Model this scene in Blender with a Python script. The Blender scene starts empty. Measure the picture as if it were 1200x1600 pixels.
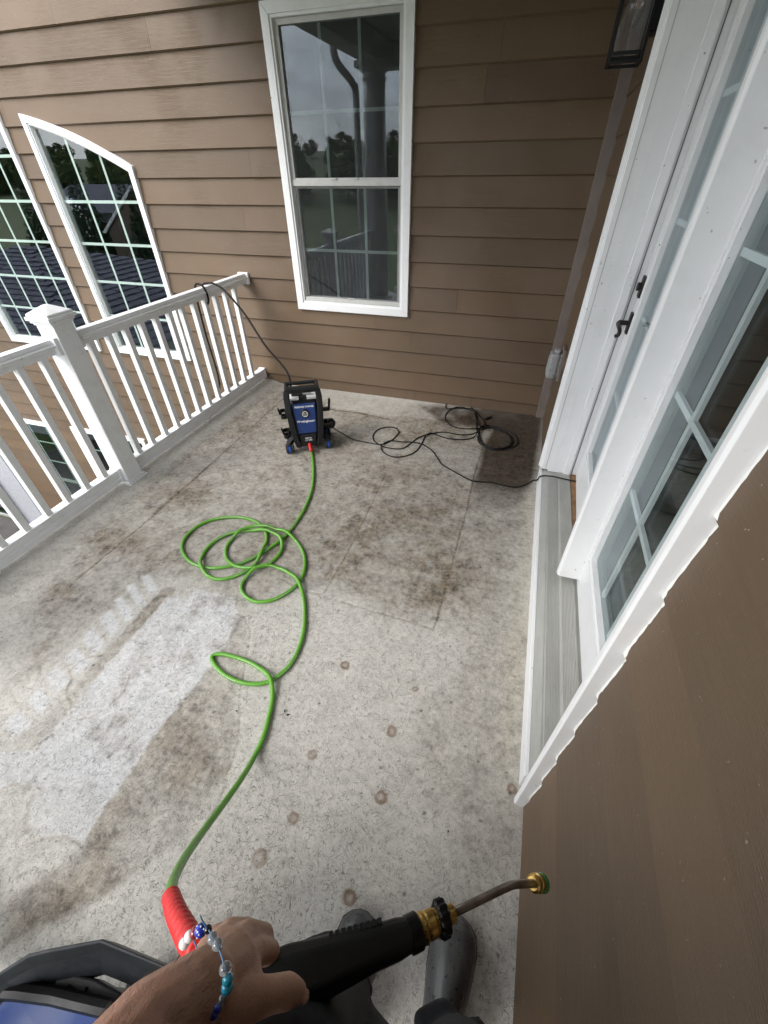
import bpy, math, random
import numpy as np
from mathutils import Vector, Matrix
R = math.radians
S = bpy.context.scene
COL = S.collection
random.seed(7)
rng = np.random.default_rng(5)

# ------------------------------------------------------------------ camera, sky, sun, exposure
cd = bpy.data.cameras.new('camera')
cam = bpy.data.objects.new('camera', cd)
COL.objects.link(cam)
cd.sensor_fit = 'VERTICAL'
cd.sensor_height = 36.0
cd.sensor_width = 27.0
cd.lens = 36.0 * 644.65 / 1600.0
cd.clip_start = 0.02
cd.clip_end = 900.0
RM = Matrix(((0.95271121, 0.30373059, -0.00943812),
             (-0.18697294, 0.61039573, 0.76971305),
             (0.23954639, -0.73154957, 0.63832025)))
cam.matrix_world = Matrix.Translation((0, 0, 1.55)) @ RM.transposed().to_4x4()
S.camera = cam

SUN_ELEV, SUN_AZ = 42.0, 222.0          # azimuth clockwise from +Y: light comes from the open front and a little from the left
w = bpy.data.worlds.new('World'); S.world = w; w.use_nodes = True
nt = w.node_tree; nt.nodes.clear()
out = nt.nodes.new('ShaderNodeOutputWorld'); bg = nt.nodes.new('ShaderNodeBackground')
sky = nt.nodes.new('ShaderNodeTexSky'); sky.sky_type = 'NISHITA'; sky.sun_disc = False
sky.sun_elevation = R(SUN_ELEV); sky.sun_rotation = R(SUN_AZ); sky.dust_density = 2.0; sky.air_density = 1.0
tc = nt.nodes.new('ShaderNodeTexCoord'); mp = nt.nodes.new('ShaderNodeMapping'); mp.inputs['Scale'].default_value = (1, 1, 2.6)
no = nt.nodes.new('ShaderNodeTexNoise'); no.inputs['Scale'].default_value = 2.1; no.inputs['Detail'].default_value = 7; no.inputs['Roughness'].default_value = .55
cr = nt.nodes.new('ShaderNodeValToRGB')
cr.color_ramp.elements[0].position = .36; cr.color_ramp.elements[0].color = (5.4, 5.7, 6.3, 1)
cr.color_ramp.elements[1].position = .66; cr.color_ramp.elements[1].color = (12.9, 12.95, 13.2, 1)
mx = nt.nodes.new('ShaderNodeMix'); mx.data_type = 'RGBA'; mx.inputs[0].default_value = .82
nt.links.new(tc.outputs['Generated'], mp.inputs[0]); nt.links.new(mp.outputs[0], no.inputs['Vector'])
nt.links.new(no.outputs['Fac'], cr.inputs[0])
nt.links.new(sky.outputs[0], mx.inputs[6]); nt.links.new(cr.outputs[0], mx.inputs[7])
nt.links.new(mx.outputs[2], bg.inputs[0]); bg.inputs[1].default_value = .1
nt.links.new(bg.outputs[0], out.inputs[0])

sd = bpy.data.lights.new('sun', 'SUN'); sd.energy = 0.9; sd.angle = R(30); sd.color = (1, .965, .92)
sun = bpy.data.objects.new('sun', sd); COL.objects.link(sun)
az, el = R(SUN_AZ), R(SUN_ELEV)
sdir = Vector((math.sin(az) * math.cos(el), math.cos(az) * math.cos(el), math.sin(el)))
sun.rotation_euler = sdir.to_track_quat('Z', 'Y').to_euler()
S.view_settings.view_transform = 'Standard'; S.view_settings.look = 'None'
S.view_settings.exposure = 1.88; S.view_settings.gamma = 1
S.view_settings.use_curve_mapping = False
S.render.engine = 'CYCLES'
S.cycles.max_bounces = 10; S.cycles.transparent_max_bounces = 12; S.cycles.glossy_bounces = 4
S.cycles.use_denoising = True

# ------------------------------------------------------------------ node helpers
class N:
    """a tiny wrapper round a material's node tree"""
    def __init__(s, name):
        s.m = bpy.data.materials.new(name); s.m.use_nodes = True
        s.t = s.m.node_tree; s.t.nodes.clear()
        s.o = s.t.nodes.new('ShaderNodeOutputMaterial')
        s.b = s.t.nodes.new('ShaderNodeBsdfPrincipled'); s.l(s.b.outputs[0], s.o.inputs[0])
        s._co = None
    def n(s, k, **kw):
        x = s.t.nodes.new('ShaderNode' + k)
        for a, v in kw.items(): setattr(x, a, v)
        return x
    def l(s, a, b): s.t.links.new(a, b)
    def co(s, kind='Object', scale=(1, 1, 1), rot=(0, 0, 0)):
        if s._co is None: s._co = s.n('TexCoord')
        m = s.n('Mapping'); m.inputs['Scale'].default_value = scale; m.inputs['Rotation'].default_value = rot
        s.l(s._co.outputs[kind], m.inputs[0]); return m.outputs[0]
    def noise(s, vec, scale, detail=4, rough=.55, dist=0, out='Fac'):
        x = s.n('TexNoise'); s.l(vec, x.inputs['Vector']); x.inputs['Scale'].default_value = scale
        x.inputs['Detail'].default_value = detail; x.inputs['Roughness'].default_value = rough; x.inputs['Distortion'].default_value = dist
        return x.outputs[out]
    def ramp(s, fac, stops, interp='LINEAR'):
        r = s.n('ValToRGB'); r.color_ramp.interpolation = interp; e = r.color_ramp.elements
        while len(e) < len(stops): e.new(.5)
        for k, (p, c) in enumerate(stops):
            e[k].position = p; e[k].color = (c, c, c, 1) if not hasattr(c, '__len__') else (*c, 1)
        s.l(fac, r.inputs[0]); return r.outputs[0]
    def mix(s, f, a, b, mode='MIX'):
        x = s.n('Mix', data_type='RGBA', blend_type=mode)
        for v, i in ((f, 0), (a, 6), (b, 7)):
            if hasattr(v, 'is_linked'): s.l(v, x.inputs[i])
            elif i == 0: x.inputs[0].default_value = v
            else: x.inputs[i].default_value = (*v, 1) if hasattr(v, '__len__') else (v, v, v, 1)
        return x.outputs[2]
    def math(s, op, a, b=0.0, c=0.0):
        x = s.n('Math', operation=op)
        for v, i in ((a, 0), (b, 1), (c, 2)):
            if hasattr(v, 'is_linked'): s.l(v, x.inputs[i])
            else: x.inputs[i].default_value = v
        return x.outputs[0]
    def bump(s, h, strength=.3, dist=.002, prev=None):
        x = s.n('Bump'); s.l(h, x.inputs['Height']); x.inputs['Strength'].default_value = strength; x.inputs['Distance'].default_value = dist
        if prev is not None: s.l(prev, x.inputs['Normal'])
        s.l(x.outputs[0], s.b.inputs['Normal']); return x.outputs[0]
    def set(s, **kw):
        for k, v in kw.items():
            i = s.b.inputs[k.replace('_', ' ')]
            if hasattr(v, 'is_linked'): s.l(v, i)
            elif hasattr(v, '__len__') and len(v) == 3: i.default_value = (*v, 1) if i.type == 'RGBA' else v
            else: i.default_value = v
        return s.m

def plain(name, col, rough=.5, metal=0, var=.12, nscale=30, bump=0, bscale=200, spec=.5, coat=0):
    m = N(name); c = m.co()
    f = m.noise(c, nscale, 5)
    k = m.mix(m.ramp(f, [(.3, 0.), (.7, 1.)]), [x * (1 - var) for x in col], [min(1, x * (1 + var)) for x in col])
    rr = m.math('MULTIPLY_ADD', m.noise(c, nscale * 2.3, 3), .2, rough - .1)
    m.set(Base_Color=k, Roughness=rr, Metallic=metal, Specular_IOR_Level=spec, Coat_Weight=coat)
    if bump: m.bump(m.noise(c, bscale, 4), bump, .001)
    return m.m

def siding_mat():
    m = N('brown_fibre_cement')
    g = m.n('NewGeometry')
    mp1 = m.n('Mapping'); m.l(g.outputs['Position'], mp1.inputs[0]); mp1.inputs['Scale'].default_value = (1.3, 1.3, 34)
    mp2 = m.n('Mapping'); m.l(g.outputs['Position'], mp2.inputs[0]); mp2.inputs['Scale'].default_value = (1, 1, 1)
    oi = m.n('ObjectInfo')
    off = m.n('VectorMath', operation='ADD'); m.l(mp1.outputs[0], off.inputs[0])
    rv = m.n('CombineXYZ'); m.l(m.math('MULTIPLY', oi.outputs['Random'], 37.0), rv.inputs[0]); m.l(m.math('MULTIPLY', oi.outputs['Random'], 91.0), rv.inputs[2])
    m.l(rv.outputs[0], off.inputs[1]); V = off.outputs[0]
    grain = m.n('TexWave', wave_type='BANDS', bands_direction='Z'); m.l(V, grain.inputs['Vector'])
    grain.inputs['Scale'].default_value = 2.6; grain.inputs['Distortion'].default_value = 6; grain.inputs['Detail'].default_value = 3; grain.inputs['Detail Scale'].default_value = .9
    n1 = m.noise(V, 7, 5, .6); n2 = m.noise(mp2.outputs[0], 1.3, 5, .6); n3 = m.noise(mp2.outputs[0], 130, 2)
    base = m.mix(m.ramp(n2, [(.3, 0.), (.72, 1.)]), (.121, .078, .044), (.160, .107, .065))
    base = m.mix(m.math('MULTIPLY', oi.outputs['Random'], .6), base, (.092, .063, .041))
    base = m.mix(m.math('MULTIPLY', m.ramp(n1, [(.62, 0.), (.8, 1.)]), .22), base, (.21, .17, .13))
    # dried dirt runs low on the wall
    sx = m.n('SeparateXYZ'); m.l(g.outputs['Position'], sx.inputs[0])
    low = m.ramp(sx.outputs[2], [(.0, 1.), (.35, 0.)])
    mp3 = m.n('Mapping'); m.l(g.outputs['Position'], mp3.inputs[0]); mp3.inputs['Scale'].default_value = (30, 30, 4)
    drip = m.ramp(m.noise(mp3.outputs[0], 1, 4), [(.6, 0.), (.72, 1.)])
    base = m.mix(m.math('MULTIPLY', m.math('MULTIPLY', low, drip), .45), base, (.06, .042, .03))
    m.set(Base_Color=base, Roughness=m.math('MULTIPLY_ADD', n1, .2, .42), Specular_IOR_Level=.4)
    h = m.math('ADD', m.math('MULTIPLY', grain.outputs['Fac'], m.ramp(m.noise(mp2.outputs[0], 2.1, 3), [(.42, .06), (.62, .85)])), m.math('ADD', m.math('MULTIPLY', n1, .7), m.math('MULTIPLY', n3, .3)))
    fl = m.ramp(m.noise(mp2.outputs[0], 190, 1, .3), [(.785, 0.), (.81, 1.)])
    base2 = m.mix(m.math('MULTIPLY', fl, .6), base, (.45, .42, .37)); m.l(base2, m.b.inputs['Base Color'])
    m.bump(h, .5, .0022)
    return m.m

def glass_mat(name, tint=(.75, .85, .8), k=2.1, rough=.004, warp=.01):
    m = N(name); m.t.nodes.remove(m.b)
    tr = m.n('BsdfTransparent'); tr.inputs[0].default_value = (*tint, 1)
    gl = m.n('BsdfGlossy'); gl.inputs['Roughness'].default_value = rough; gl.inputs[0].default_value = (.88, .94, 1, 1)
    ge = m.n('NewGeometry'); dp = m.n('VectorMath', operation='DOT_PRODUCT'); m.l(ge.outputs['Normal'], dp.inputs[0]); m.l(ge.outputs['Incoming'], dp.inputs[1])
    sch = m.math('POWER', m.math('SUBTRACT', 1.0, m.math('ABSOLUTE', dp.outputs['Value'])), 5.0)
    f = m.math('MINIMUM', m.math('MULTIPLY', m.math('MULTIPLY_ADD', sch, .957, .043), k), 1.0)
    g = m.n('NewGeometry'); x = m.n('TexNoise'); m.l(g.outputs['Position'], x.inputs['Vector']); x.inputs['Scale'].default_value = 1.5; x.inputs['Detail'].default_value = 0
    bp = m.n('Bump'); m.l(x.outputs['Fac'], bp.inputs['Height']); bp.inputs['Strength'].default_value = warp; bp.inputs['Distance'].default_value = .02
    m.l(bp.outputs[0], gl.inputs['Normal'])
    ms = m.n('MixShader'); m.l(f, ms.inputs[0]); m.l(tr.outputs[0], ms.inputs[1]); m.l(gl.outputs[0], ms.inputs[2])
    m.l(ms.outputs[0], m.o.inputs[0]); return m.m

def white_mat(name, col=(.79, .80, .80), grime=.25, rough=.38, scale=9):
    m = N(name); g = m.n('NewGeometry')
    P = m.n('Mapping'); m.l(g.outputs['Position'], P.inputs[0])
    a = m.noise(P.outputs[0], scale, 6, .65); b = m.noise(P.outputs[0], 95, 3); c = m.noise(P.outputs[0], 28, 6, .7)
    k = m.mix(m.math('MULTIPLY', m.ramp(a, [(.5, 0.), (.75, 1.)]), grime), col, (.57, .56, .51))
    k = m.mix(m.math('MULTIPLY', m.ramp(c, [(.68, 0.), (.76, 1.)]), grime * .9), k, (.36, .34, .29))
    m.set(Base_Color=k, Roughness=m.math('MULTIPLY_ADD', a, .25, rough - .12), Specular_IOR_Level=.45)
    m.bump(m.math('ADD', m.math('MULTIPLY', b, .5), a), .12, .001)
    return m.m

M_SIDE = siding_mat()
M_TRIM = white_mat('white_painted_trim', (.80, .81, .815), .22)
M_VINYL = white_mat('white_vinyl', (.80, .81, .82), .38, .42, 14)
M_DOORW = white_mat('white_door_paint', (.78, .79, .80), .20)
def specks(mat, amt=.8, scale=70):
    t = mat.node_tree; b = t.nodes['Principled BSDF']; src = b.inputs['Base Color'].links[0].from_socket
    g = t.nodes.new('ShaderNodeNewGeometry'); n = t.nodes.new('ShaderNodeTexNoise'); n.inputs['Scale'].default_value = scale; n.inputs['Detail'].default_value = 1
    r = t.nodes.new('ShaderNodeMapRange'); r.inputs[1].default_value = .765; r.inputs[2].default_value = .79; r.inputs[4].default_value = amt
    x = t.nodes.new('ShaderNodeMix'); x.data_type = 'RGBA'; x.inputs[7].default_value = (.10, .085, .07, 1)
    t.links.new(g.outputs['Position'], n.inputs['Vector']); t.links.new(n.outputs['Fac'], r.inputs[0]); t.links.new(r.outputs[0], x.inputs[0]); t.links.new(src, x.inputs[6]); t.links.new(x.outputs[2], b.inputs['Base Color'])
specks(M_DOORW); specks(M_TRIM, .5, 60); specks(M_VINYL, .5, 80)
M_WINF = plain('grey_window_vinyl', (.50, .50, .48), .45, var=.06)
M_MUNT = plain('pale_grid_bars', (.66, .72, .69), .5, var=.04)
M_MUNTD = plain('white_grid_bars', (.70, .73, .77), .5, var=.04)
M_GLASS = glass_mat('house_window_glass', (.84, .90, .87), 3.0)
M_GLASSM = glass_mat('tall_window_glass', (.84, .88, .87), 3.2)
M_GLASSD = glass_mat('door_glass', (.90, .93, .92), .75)
M_GLASSL = glass_mat('lantern_glass', (.93, .93, .93), 1.0)
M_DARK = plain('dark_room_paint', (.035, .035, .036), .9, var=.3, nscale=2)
M_ROOMF = plain('room_floor', (.055, .05, .045), .7, var=.3, nscale=3)
M_STRIP = plain('taupe_corner_trim', (.19, .158, .14), .55, var=.1, nscale=8)
M_CAULK = plain('white_caulk', (.82, .82, .80), .6, var=.05, bump=.6, bscale=120)
M_BLACKM = plain('black_metal', (.005, .005, .006), .4, 0, spec=.25)
M_BLACKP = plain('black_plastic', (.007, .0075, .0085), .42, var=.3, bump=.25, bscale=500, spec=.35)
M_CHAR = plain('charcoal_plastic', (.018, .020, .024), .48, var=.3, bump=.3, bscale=400)
M_BLUEP = plain('blue_plastic', (.012, .038, .16), .35, var=.12)
M_BLUEC = plain('bright_blue_cap', (.02, .07, .33), .35, var=.12)
M_RUBB = plain('black_rubber_cord', (.007, .007, .0075), .5, var=.3, spec=.3)
M_SUPPLY = plain('dark_brown_hose_rubber', (.010, .0065, .006), .6, var=.3, spec=.2)
M_TYRE = plain('wheel_rubber', (.018, .018, .019), .6, var=.3)
M_RED = plain('red_rubber', (.56, .022, .022), .42, var=.15, nscale=60)
M_BRASS = plain('worn_brass', (.48, .31, .10), .30, 1.0, var=.35, nscale=90, bump=.2)
M_BRONZE = plain('oil_rubbed_bronze', (.030, .026, .023), .42, .6, var=.3, nscale=60)
M_STEEL = plain('dirty_steel_lance', (.21, .18, .155), .38, .75, var=.3, nscale=40)
M_NGREEN = plain('green_nozzle', (.02, .22, .05), .4)
M_WHITEPRINT = plain('white_print', (.78, .78, .76), .5, var=.03)
M_GREYLENS = plain('cloudy_clear_plastic', (.50, .52, .52), .3, var=.12, nscale=60, coat=.4)
M_GREYLENS.node_tree.nodes['Principled BSDF'].inputs['Transmission Weight'].default_value = .45
M_GREYP = plain('grey_plastic', (.42, .43, .43), .5, var=.1)
M_WOOD = plain('bare_wood_edge', (.23, .12, .055), .7, var=.35, nscale=25)

def hose_mat():
    m = N('green_hose_jacket'); c = m.co()
    a = m.noise(c, 16, 5); b = m.noise(c, 60, 3)
    k = m.mix(a, (.085, .27, .020), (.135, .38, .032))
    k = m.mix(m.math('MULTIPLY', m.ramp(m.noise(c, 7, 6, .7), [(.56, 0.), (.68, 1.)]), .55), k, (.12, .19, .07))
    m.set(Base_Color=k, Roughness=m.math('MULTIPLY_ADD', b, .25, .28), Specular_IOR_Level=.5)
    wv = m.n('TexWave', wave_type='BANDS', bands_direction='DIAGONAL'); m.l(c, wv.inputs['Vector']); wv.inputs['Scale'].default_value = 70
    m.bump(wv.outputs['Fac'], .10, .0006)
    return m.m
M_HOSE = hose_mat()

def threshold_mat():
    m = N('weathered_aluminium'); g = m.n('NewGeometry')
    P = m.n('Mapping'); m.l(g.outputs['Position'], P.inputs[0]); P.inputs['Scale'].default_value = (1, .25, 1)
    a = m.noise(P.outputs[0], 12, 6, .65); b = m.noise(P.outputs[0], 60, 4, .7)
    k = m.mix(m.ramp(a, [(.35, 0.), (.7, 1.)]), (.43, .43, .405), (.54, .54, .51))
    k = m.mix(m.math('MULTIPLY', m.ramp(b, [(.55, 0.), (.75, 1.)]), .22), k, (.20, .19, .16))
    m.set(Base_Color=k, Roughness=.45, Metallic=.12); m.bump(b, .2, .001); return m.m
M_THR = threshold_mat()

def floor_mat():
    m = N('stained_textured_concrete')
    at = m.n('VertexColor', layer_name='stain'); rl = m.n('VertexColor', layer_name='relief')
    g = m.n('NewGeometry'); P = m.n('Mapping'); m.l(g.outputs['Position'], P.inputs[0]); V = P.outputs[0]
    # squiggly trowel cracks: thin dark lines where two warped noises cross zero
    wn = m.n('TexNoise'); m.l(V, wn.inputs['Vector']); wn.inputs['Scale'].default_value = 34; wn.inputs['Detail'].default_value = 1
    wv = m.n('VectorMath', operation='MULTIPLY_ADD'); m.l(wn.outputs['Color'], wv.inputs[0]); wv.inputs[1].default_value = (.03, .03, .0); m.l(V, wv.inputs[2])
    n1 = m.noise(wv.outputs[0], 72, 2.0, .5, 1.0)
    worm = m.ramp(m.math('ABSOLUTE', m.math('SUBTRACT', n1, .5)), [(.0, 1.), (.034, 0.)])
    gate = m.ramp(m.noise(V, 40, 3), [(.38, .12), (.56, 1.)])
    worm = m.math('MULTIPLY', worm, gate)
    n2 = m.noise(wv.outputs[0], 125, 2, .5, .8)
    worm2 = m.math('MULTIPLY', m.ramp(m.math('ABSOLUTE', m.math('SUBTRACT', n2, .5)), [(.0, 1.), (.04, 0.)]), m.ramp(m.noise(V, 70, 2), [(.5, 0.), (.6, 1.)]))
    W = m.math('MAXIMUM', worm, m.math('MULTIPLY', worm2, .7))
    fine = m.noise(V, 240, 3, .7); med = m.noise(V, 42, 6, .68); grit = m.ramp(m.noise(V, 150, 3, .6), [(.63, 0.), (.72, 1.)])
    sep = m.n('SeparateColor'); m.l(rl.outputs[0], sep.inputs[0])
    col = at.outputs[0]
    # mottling grows with how dirty a spot is (green channel of relief), and stays faint on clean coating
    mid = m.noise(V, 13, 7, .7)
    mot = m.math('MULTIPLY', m.math('ADD', m.math('SUBTRACT', med, .5), m.math('MULTIPLY', m.math('SUBTRACT', mid, .5), .9)), m.math('MULTIPLY_ADD', sep.outputs[1], 2.7, .3))
    col = m.mix(1.0, col, m.ramp(m.math('ADD', mot, .5), [(0., .30), (.5, 1.0), (1., 1.5)]), 'MULTIPLY')
    col = m.mix(1.0, col, m.ramp(fine, [(.25, .84), (.75, 1.14)]), 'MULTIPLY')
    col = m.mix(m.math('MULTIPLY', W, m.math('MULTIPLY_ADD', sep.outputs[0], .8, .12)), col, (.105, .096, .082))
    col = m.mix(m.math('MULTIPLY', grit, m.math('MULTIPLY', sep.outputs[1], .35)), col, (.07, .062, .052))
    m.set(Base_Color=col, Roughness=m.math('MULTIPLY_ADD', sep.outputs[2], -.35, .74), Specular_IOR_Level=.35)
    big = m.noise(V, 5.5, 4)
    h = m.math('ADD', m.math('MULTIPLY', W, -.9), m.math('ADD', m.math('MULTIPLY', fine, .55), m.math('MULTIPLY', med, .6)))
    b1 = m.bump(h, .62, .0016)
    m.bump(big, .25, .01, b1)
    return m.m
M_FLOOR = floor_mat()

# ------------------------------------------------------------------ mesh helpers
def link(o, parent=None):
    COL.objects.link(o)
    if parent is not None: o.parent = parent
    return o
def thing(name, label, cat, loc=(0, 0, 0), group=None):
    o = bpy.data.objects.new(name, None); COL.objects.link(o); o.location = loc
    o.empty_display_size = .1
    o['label'] = label; o['category'] = cat
    if group: o['group'] = group
    return o
def tag(o, label=None, cat=None, group=None, kind=None):
    if label: o['label'] = label
    if cat: o['category'] = cat
    if group: o['group'] = group
    if kind: o['kind'] = kind
    return o

class MB:
    def __init__(s): s.v = []; s.f = []
    def add(s, vs, fs):
        b = len(s.v); s.v += [tuple(map(float, p)) for p in vs]; s.f += [tuple(b + i for i in q) for q in fs]; return s
    def box(s, x0, x1, y0, y1, z0, z1):
        return s.add([(x0, y0, z0), (x1, y0, z0), (x1, y1, z0), (x0, y1, z0), (x0, y0, z1), (x1, y0, z1), (x1, y1, z1), (x0, y1, z1)],
                     [(0, 3, 2, 1), (4, 5, 6, 7), (0, 1, 5, 4), (1, 2, 6, 5), (2, 3, 7, 6), (3, 0, 4, 7)])
    def obox(s, c, X, Y, Z, hx, hy, hz):
        c, X, Y, Z = map(Vector, (c, X, Y, Z))
        vs = [c + X * (a * hx) + Y * (b * hy) + Z * (d * hz) for d in (-1, 1) for a, b in ((-1, -1), (1, -1), (1, 1), (-1, 1))]
        return s.add(vs, [(0, 3, 2, 1), (4, 5, 6, 7), (0, 1, 5, 4), (1, 2, 6, 5), (2, 3, 7, 6), (3, 0, 4, 7)])
    def prism(s, prof, o, U, V, W, L, caps=True):
        """extrude a 2-D profile (u,v) along W for L"""
        o, U, V, W = map(Vector, (o, U, V, W)); n = len(prof)
        a = [o + U * p[0] + V * p[1] for p in prof]; b = [p + W * L for p in a]
        fs = [(i, (i + 1) % n, n + (i + 1) % n, n + i) for i in range(n)]
        if caps: fs += [tuple(range(n))[::-1], tuple(range(n, 2 * n))]
        return s.add(a + b, fs)
    def tube(s, pts, r, n=10, caps=True, squash=None):
        P = [Vector(p) for p in pts]; m = len(P)
        if not hasattr(r, '__len__'): r = [r] * m
        T = [(P[min(i + 1, m - 1)] - P[max(i - 1, 0)]).normalized() for i in range(m)]
        up = Vector((0, 0, 1)) if abs(T[0].z) < .9 else Vector((1, 0, 0))
        A = (up - T[0] * up.dot(T[0])).normalized(); vs = []
        for i in range(m):
            A = (A - T[i] * A.dot(T[i])).normalized(); B = T[i].cross(A)
            for k in range(n):
                t = 2 * math.pi * k / n
                vs.append(P[i] + A * (math.cos(t) * r[i]) + B * (math.sin(t) * r[i]))
        fs = [(i * n + k, i * n + (k + 1) % n, (i + 1) * n + (k + 1) % n, (i + 1) * n + k) for i in range(m - 1) for k in range(n)]
        if caps: fs += [tuple(range(n))[::-1], tuple(range((m - 1) * n, m * n))]
        return s.add(vs, fs)
    def loft(s, rings, caps=True):
        n = len(rings[0]); m = len(rings); vs = [p for r in rings for p in r]
        fs = [(i * n + k, i * n + (k + 1) % n, (i + 1) * n + (k + 1) % n, (i + 1) * n + k) for i in range(m - 1) for k in range(n)]
        if caps: fs += [tuple(range(n))[::-1], tuple(range((m - 1) * n, m * n))]
        return s.add(vs, fs)
    def ball(s, c, rx, ry=None, rz=None, n=10, m=7, axes=None):
        ry = ry or rx; rz = rz or rx; c = Vector(c)
        X, Y, Z = axes or (Vector((1, 0, 0)), Vector((0, 1, 0)), Vector((0, 0, 1)))
        vs = [c - Z * rz]
        for i in range(1, m):
            ph = -math.pi / 2 + math.pi * i / m
            for k in range(n):
                t = 2 * math.pi * k / n
                vs.append(c + X * (rx * math.cos(ph) * math.cos(t)) + Y * (ry * math.cos(ph) * math.sin(t)) + Z * (rz * math.sin(ph)))
        vs.append(c + Z * rz); L = len(vs) - 1
        fs = [(0, 1 + (k + 1) % n, 1 + k) for k in range(n)]
        for i in range(m - 2):
            a = 1 + i * n; b = a + n
            fs += [(a + k, a + (k + 1) % n, b + (k + 1) % n, b + k) for k in range(n)]
        a = 1 + (m - 2) * n
        fs += [(a + k, a + (k + 1) % n, L) for k in range(n)]
        return s.add(vs, fs)
    def build(s, name, mat, parent=None, smooth=False, bevel=0, sub=0, kind=None):
        me = bpy.data.meshes.new(name); me.from_pydata(s.v, [], s.f); me.update()
        import bmesh
        bm = bmesh.new(); bm.from_mesh(me); bmesh.ops.recalc_face_normals(bm, faces=bm.faces); bm.to_mesh(me); bm.free()
        if mat: me.materials.append(mat)
        if smooth:
            me.polygons.foreach_set('use_smooth', [True] * len(me.polygons))
        o = link(bpy.data.objects.new(name, me), parent)
        if bevel:
            b = o.modifiers.new('bevel', 'BEVEL'); b.width = bevel; b.segments = 2; b.limit_method = 'ANGLE'; b.angle_limit = R(35)
        if sub:
            b = o.modifiers.new('sub', 'SUBSURF'); b.levels = sub; b.render_levels = sub
        if kind: o['kind'] = kind
        return o
def remesh(o, vox, smooth=4, fac=.5):
    r = o.modifiers.new('remesh', 'REMESH'); r.mode = 'VOXEL'; r.voxel_size = vox; r.use_smooth_shade = True
    s = o.modifiers.new('smooth', 'SMOOTH'); s.factor = fac; s.iterations = smooth
    return o
def spline(pts, step=.012, closed=False):
    """Catmull-Rom through the points, resampled"""
    P = [Vector(p) for p in pts]; outp = []
    for i in range(len(P) - 1):
        p0 = P[max(i - 1, 0)]; p1 = P[i]; p2 = P[i + 1]; p3 = P[min(i + 2, len(P) - 1)]
        L = (p2 - p1).length; n = max(2, int(L / step))
        for k in range(n):
            t = k / n
            outp.append(.5 * ((2 * p1) + (p2 - p0) * t + (2 * p0 - 5 * p1 + 4 * p2 - p3) * t * t + (3 * p1 - p0 - 3 * p2 + p3) * t ** 3))
    outp.append(P[-1]); return outp
def lathe(mb, o, axis, prof, n=20):
    """prof: list of (distance along axis, radius)"""
    o = Vector(o); T = Vector(axis).normalized(); up = Vector((0, 0, 1)) if abs(T.z) < .9 else Vector((1, 0, 0))
    A = (up - T * up.dot(T)).normalized(); B = T.cross(A)
    return mb.loft([[o + T * d + (A * math.cos(2 * math.pi * k / n) + B * math.sin(2 * math.pi * k / n)) * r for k in range(n)] for d, r in prof])

# ------------------------------------------------------------------ numbers of the place
DW = 3.32           # plane of the back wall
XR = .291           # plane of the door wall
EXPO = .1585        # height of one clapboard course
Z0 = .087           # bottom edge of the second course
NOISE = {}
def vnoise(x, y, scale, octv=5, seed=0, rough=.5):
    """fractal value noise on numpy arrays"""
    tot = np.zeros_like(x); amp = 1; s = 0
    for o_ in range(octv):
        key = seed * 31 + o_
        if key not in NOISE: NOISE[key] = np.random.default_rng(key + 99).random((256, 256))
        G = NOISE[key]; fx = x * scale * 2 ** o_ + 57.3 * o_; fy = y * scale * 2 ** o_ + 19.1 * o_
        ix = np.floor(fx).astype(int); iy = np.floor(fy).astype(int); u = fx - ix; v = fy - iy
        u = u * u * (3 - 2 * u); v = v * v * (3 - 2 * v)
        a = G[ix % 256, iy % 256]; b = G[(ix + 1) % 256, iy % 256]; c = G[ix % 256, (iy + 1) % 256]; d = G[(ix + 1) % 256, (iy + 1) % 256]
        tot += amp * ((a * (1 - u) + b * u) * (1 - v) + (c * (1 - u) + d * u) * v); s += amp; amp *= rough
    return tot / s
def sm(a, b, x): t = np.clip((x - a) / (b - a), 0, 1); return t * t * (3 - 2 * t)
def seg_dist(x, y, pts):
    d = np.full_like(x, 9.)
    for (ax, ay), (bx, by) in zip(pts[:-1], pts[1:]):
        dx, dy = bx - ax, by - ay; L = dx * dx + dy * dy + 1e-12
        t = np.clip(((x - ax) * dx + (y - ay) * dy) / L, 0, 1)
        d = np.minimum(d, np.hypot(x - ax - t * dx, y - ay - t * dy))
    return d
def poly_sd(x, y, pts):
    """signed distance to a polygon, positive inside"""
    d = seg_dist(x, y, list(pts) + [pts[0]]); ins = np.zeros(x.shape, bool); n = len(pts)
    for i in range(n):
        (x1, y1), (x2, y2) = pts[i], pts[(i + 1) % n]
        c = ((y1 > y) != (y2 > y)) & (x < (x2 - x1) * (y - y1) / (y2 - y1 + 1e-12) + x1)
        ins ^= c
    return np.where(ins, d, -d)

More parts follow.
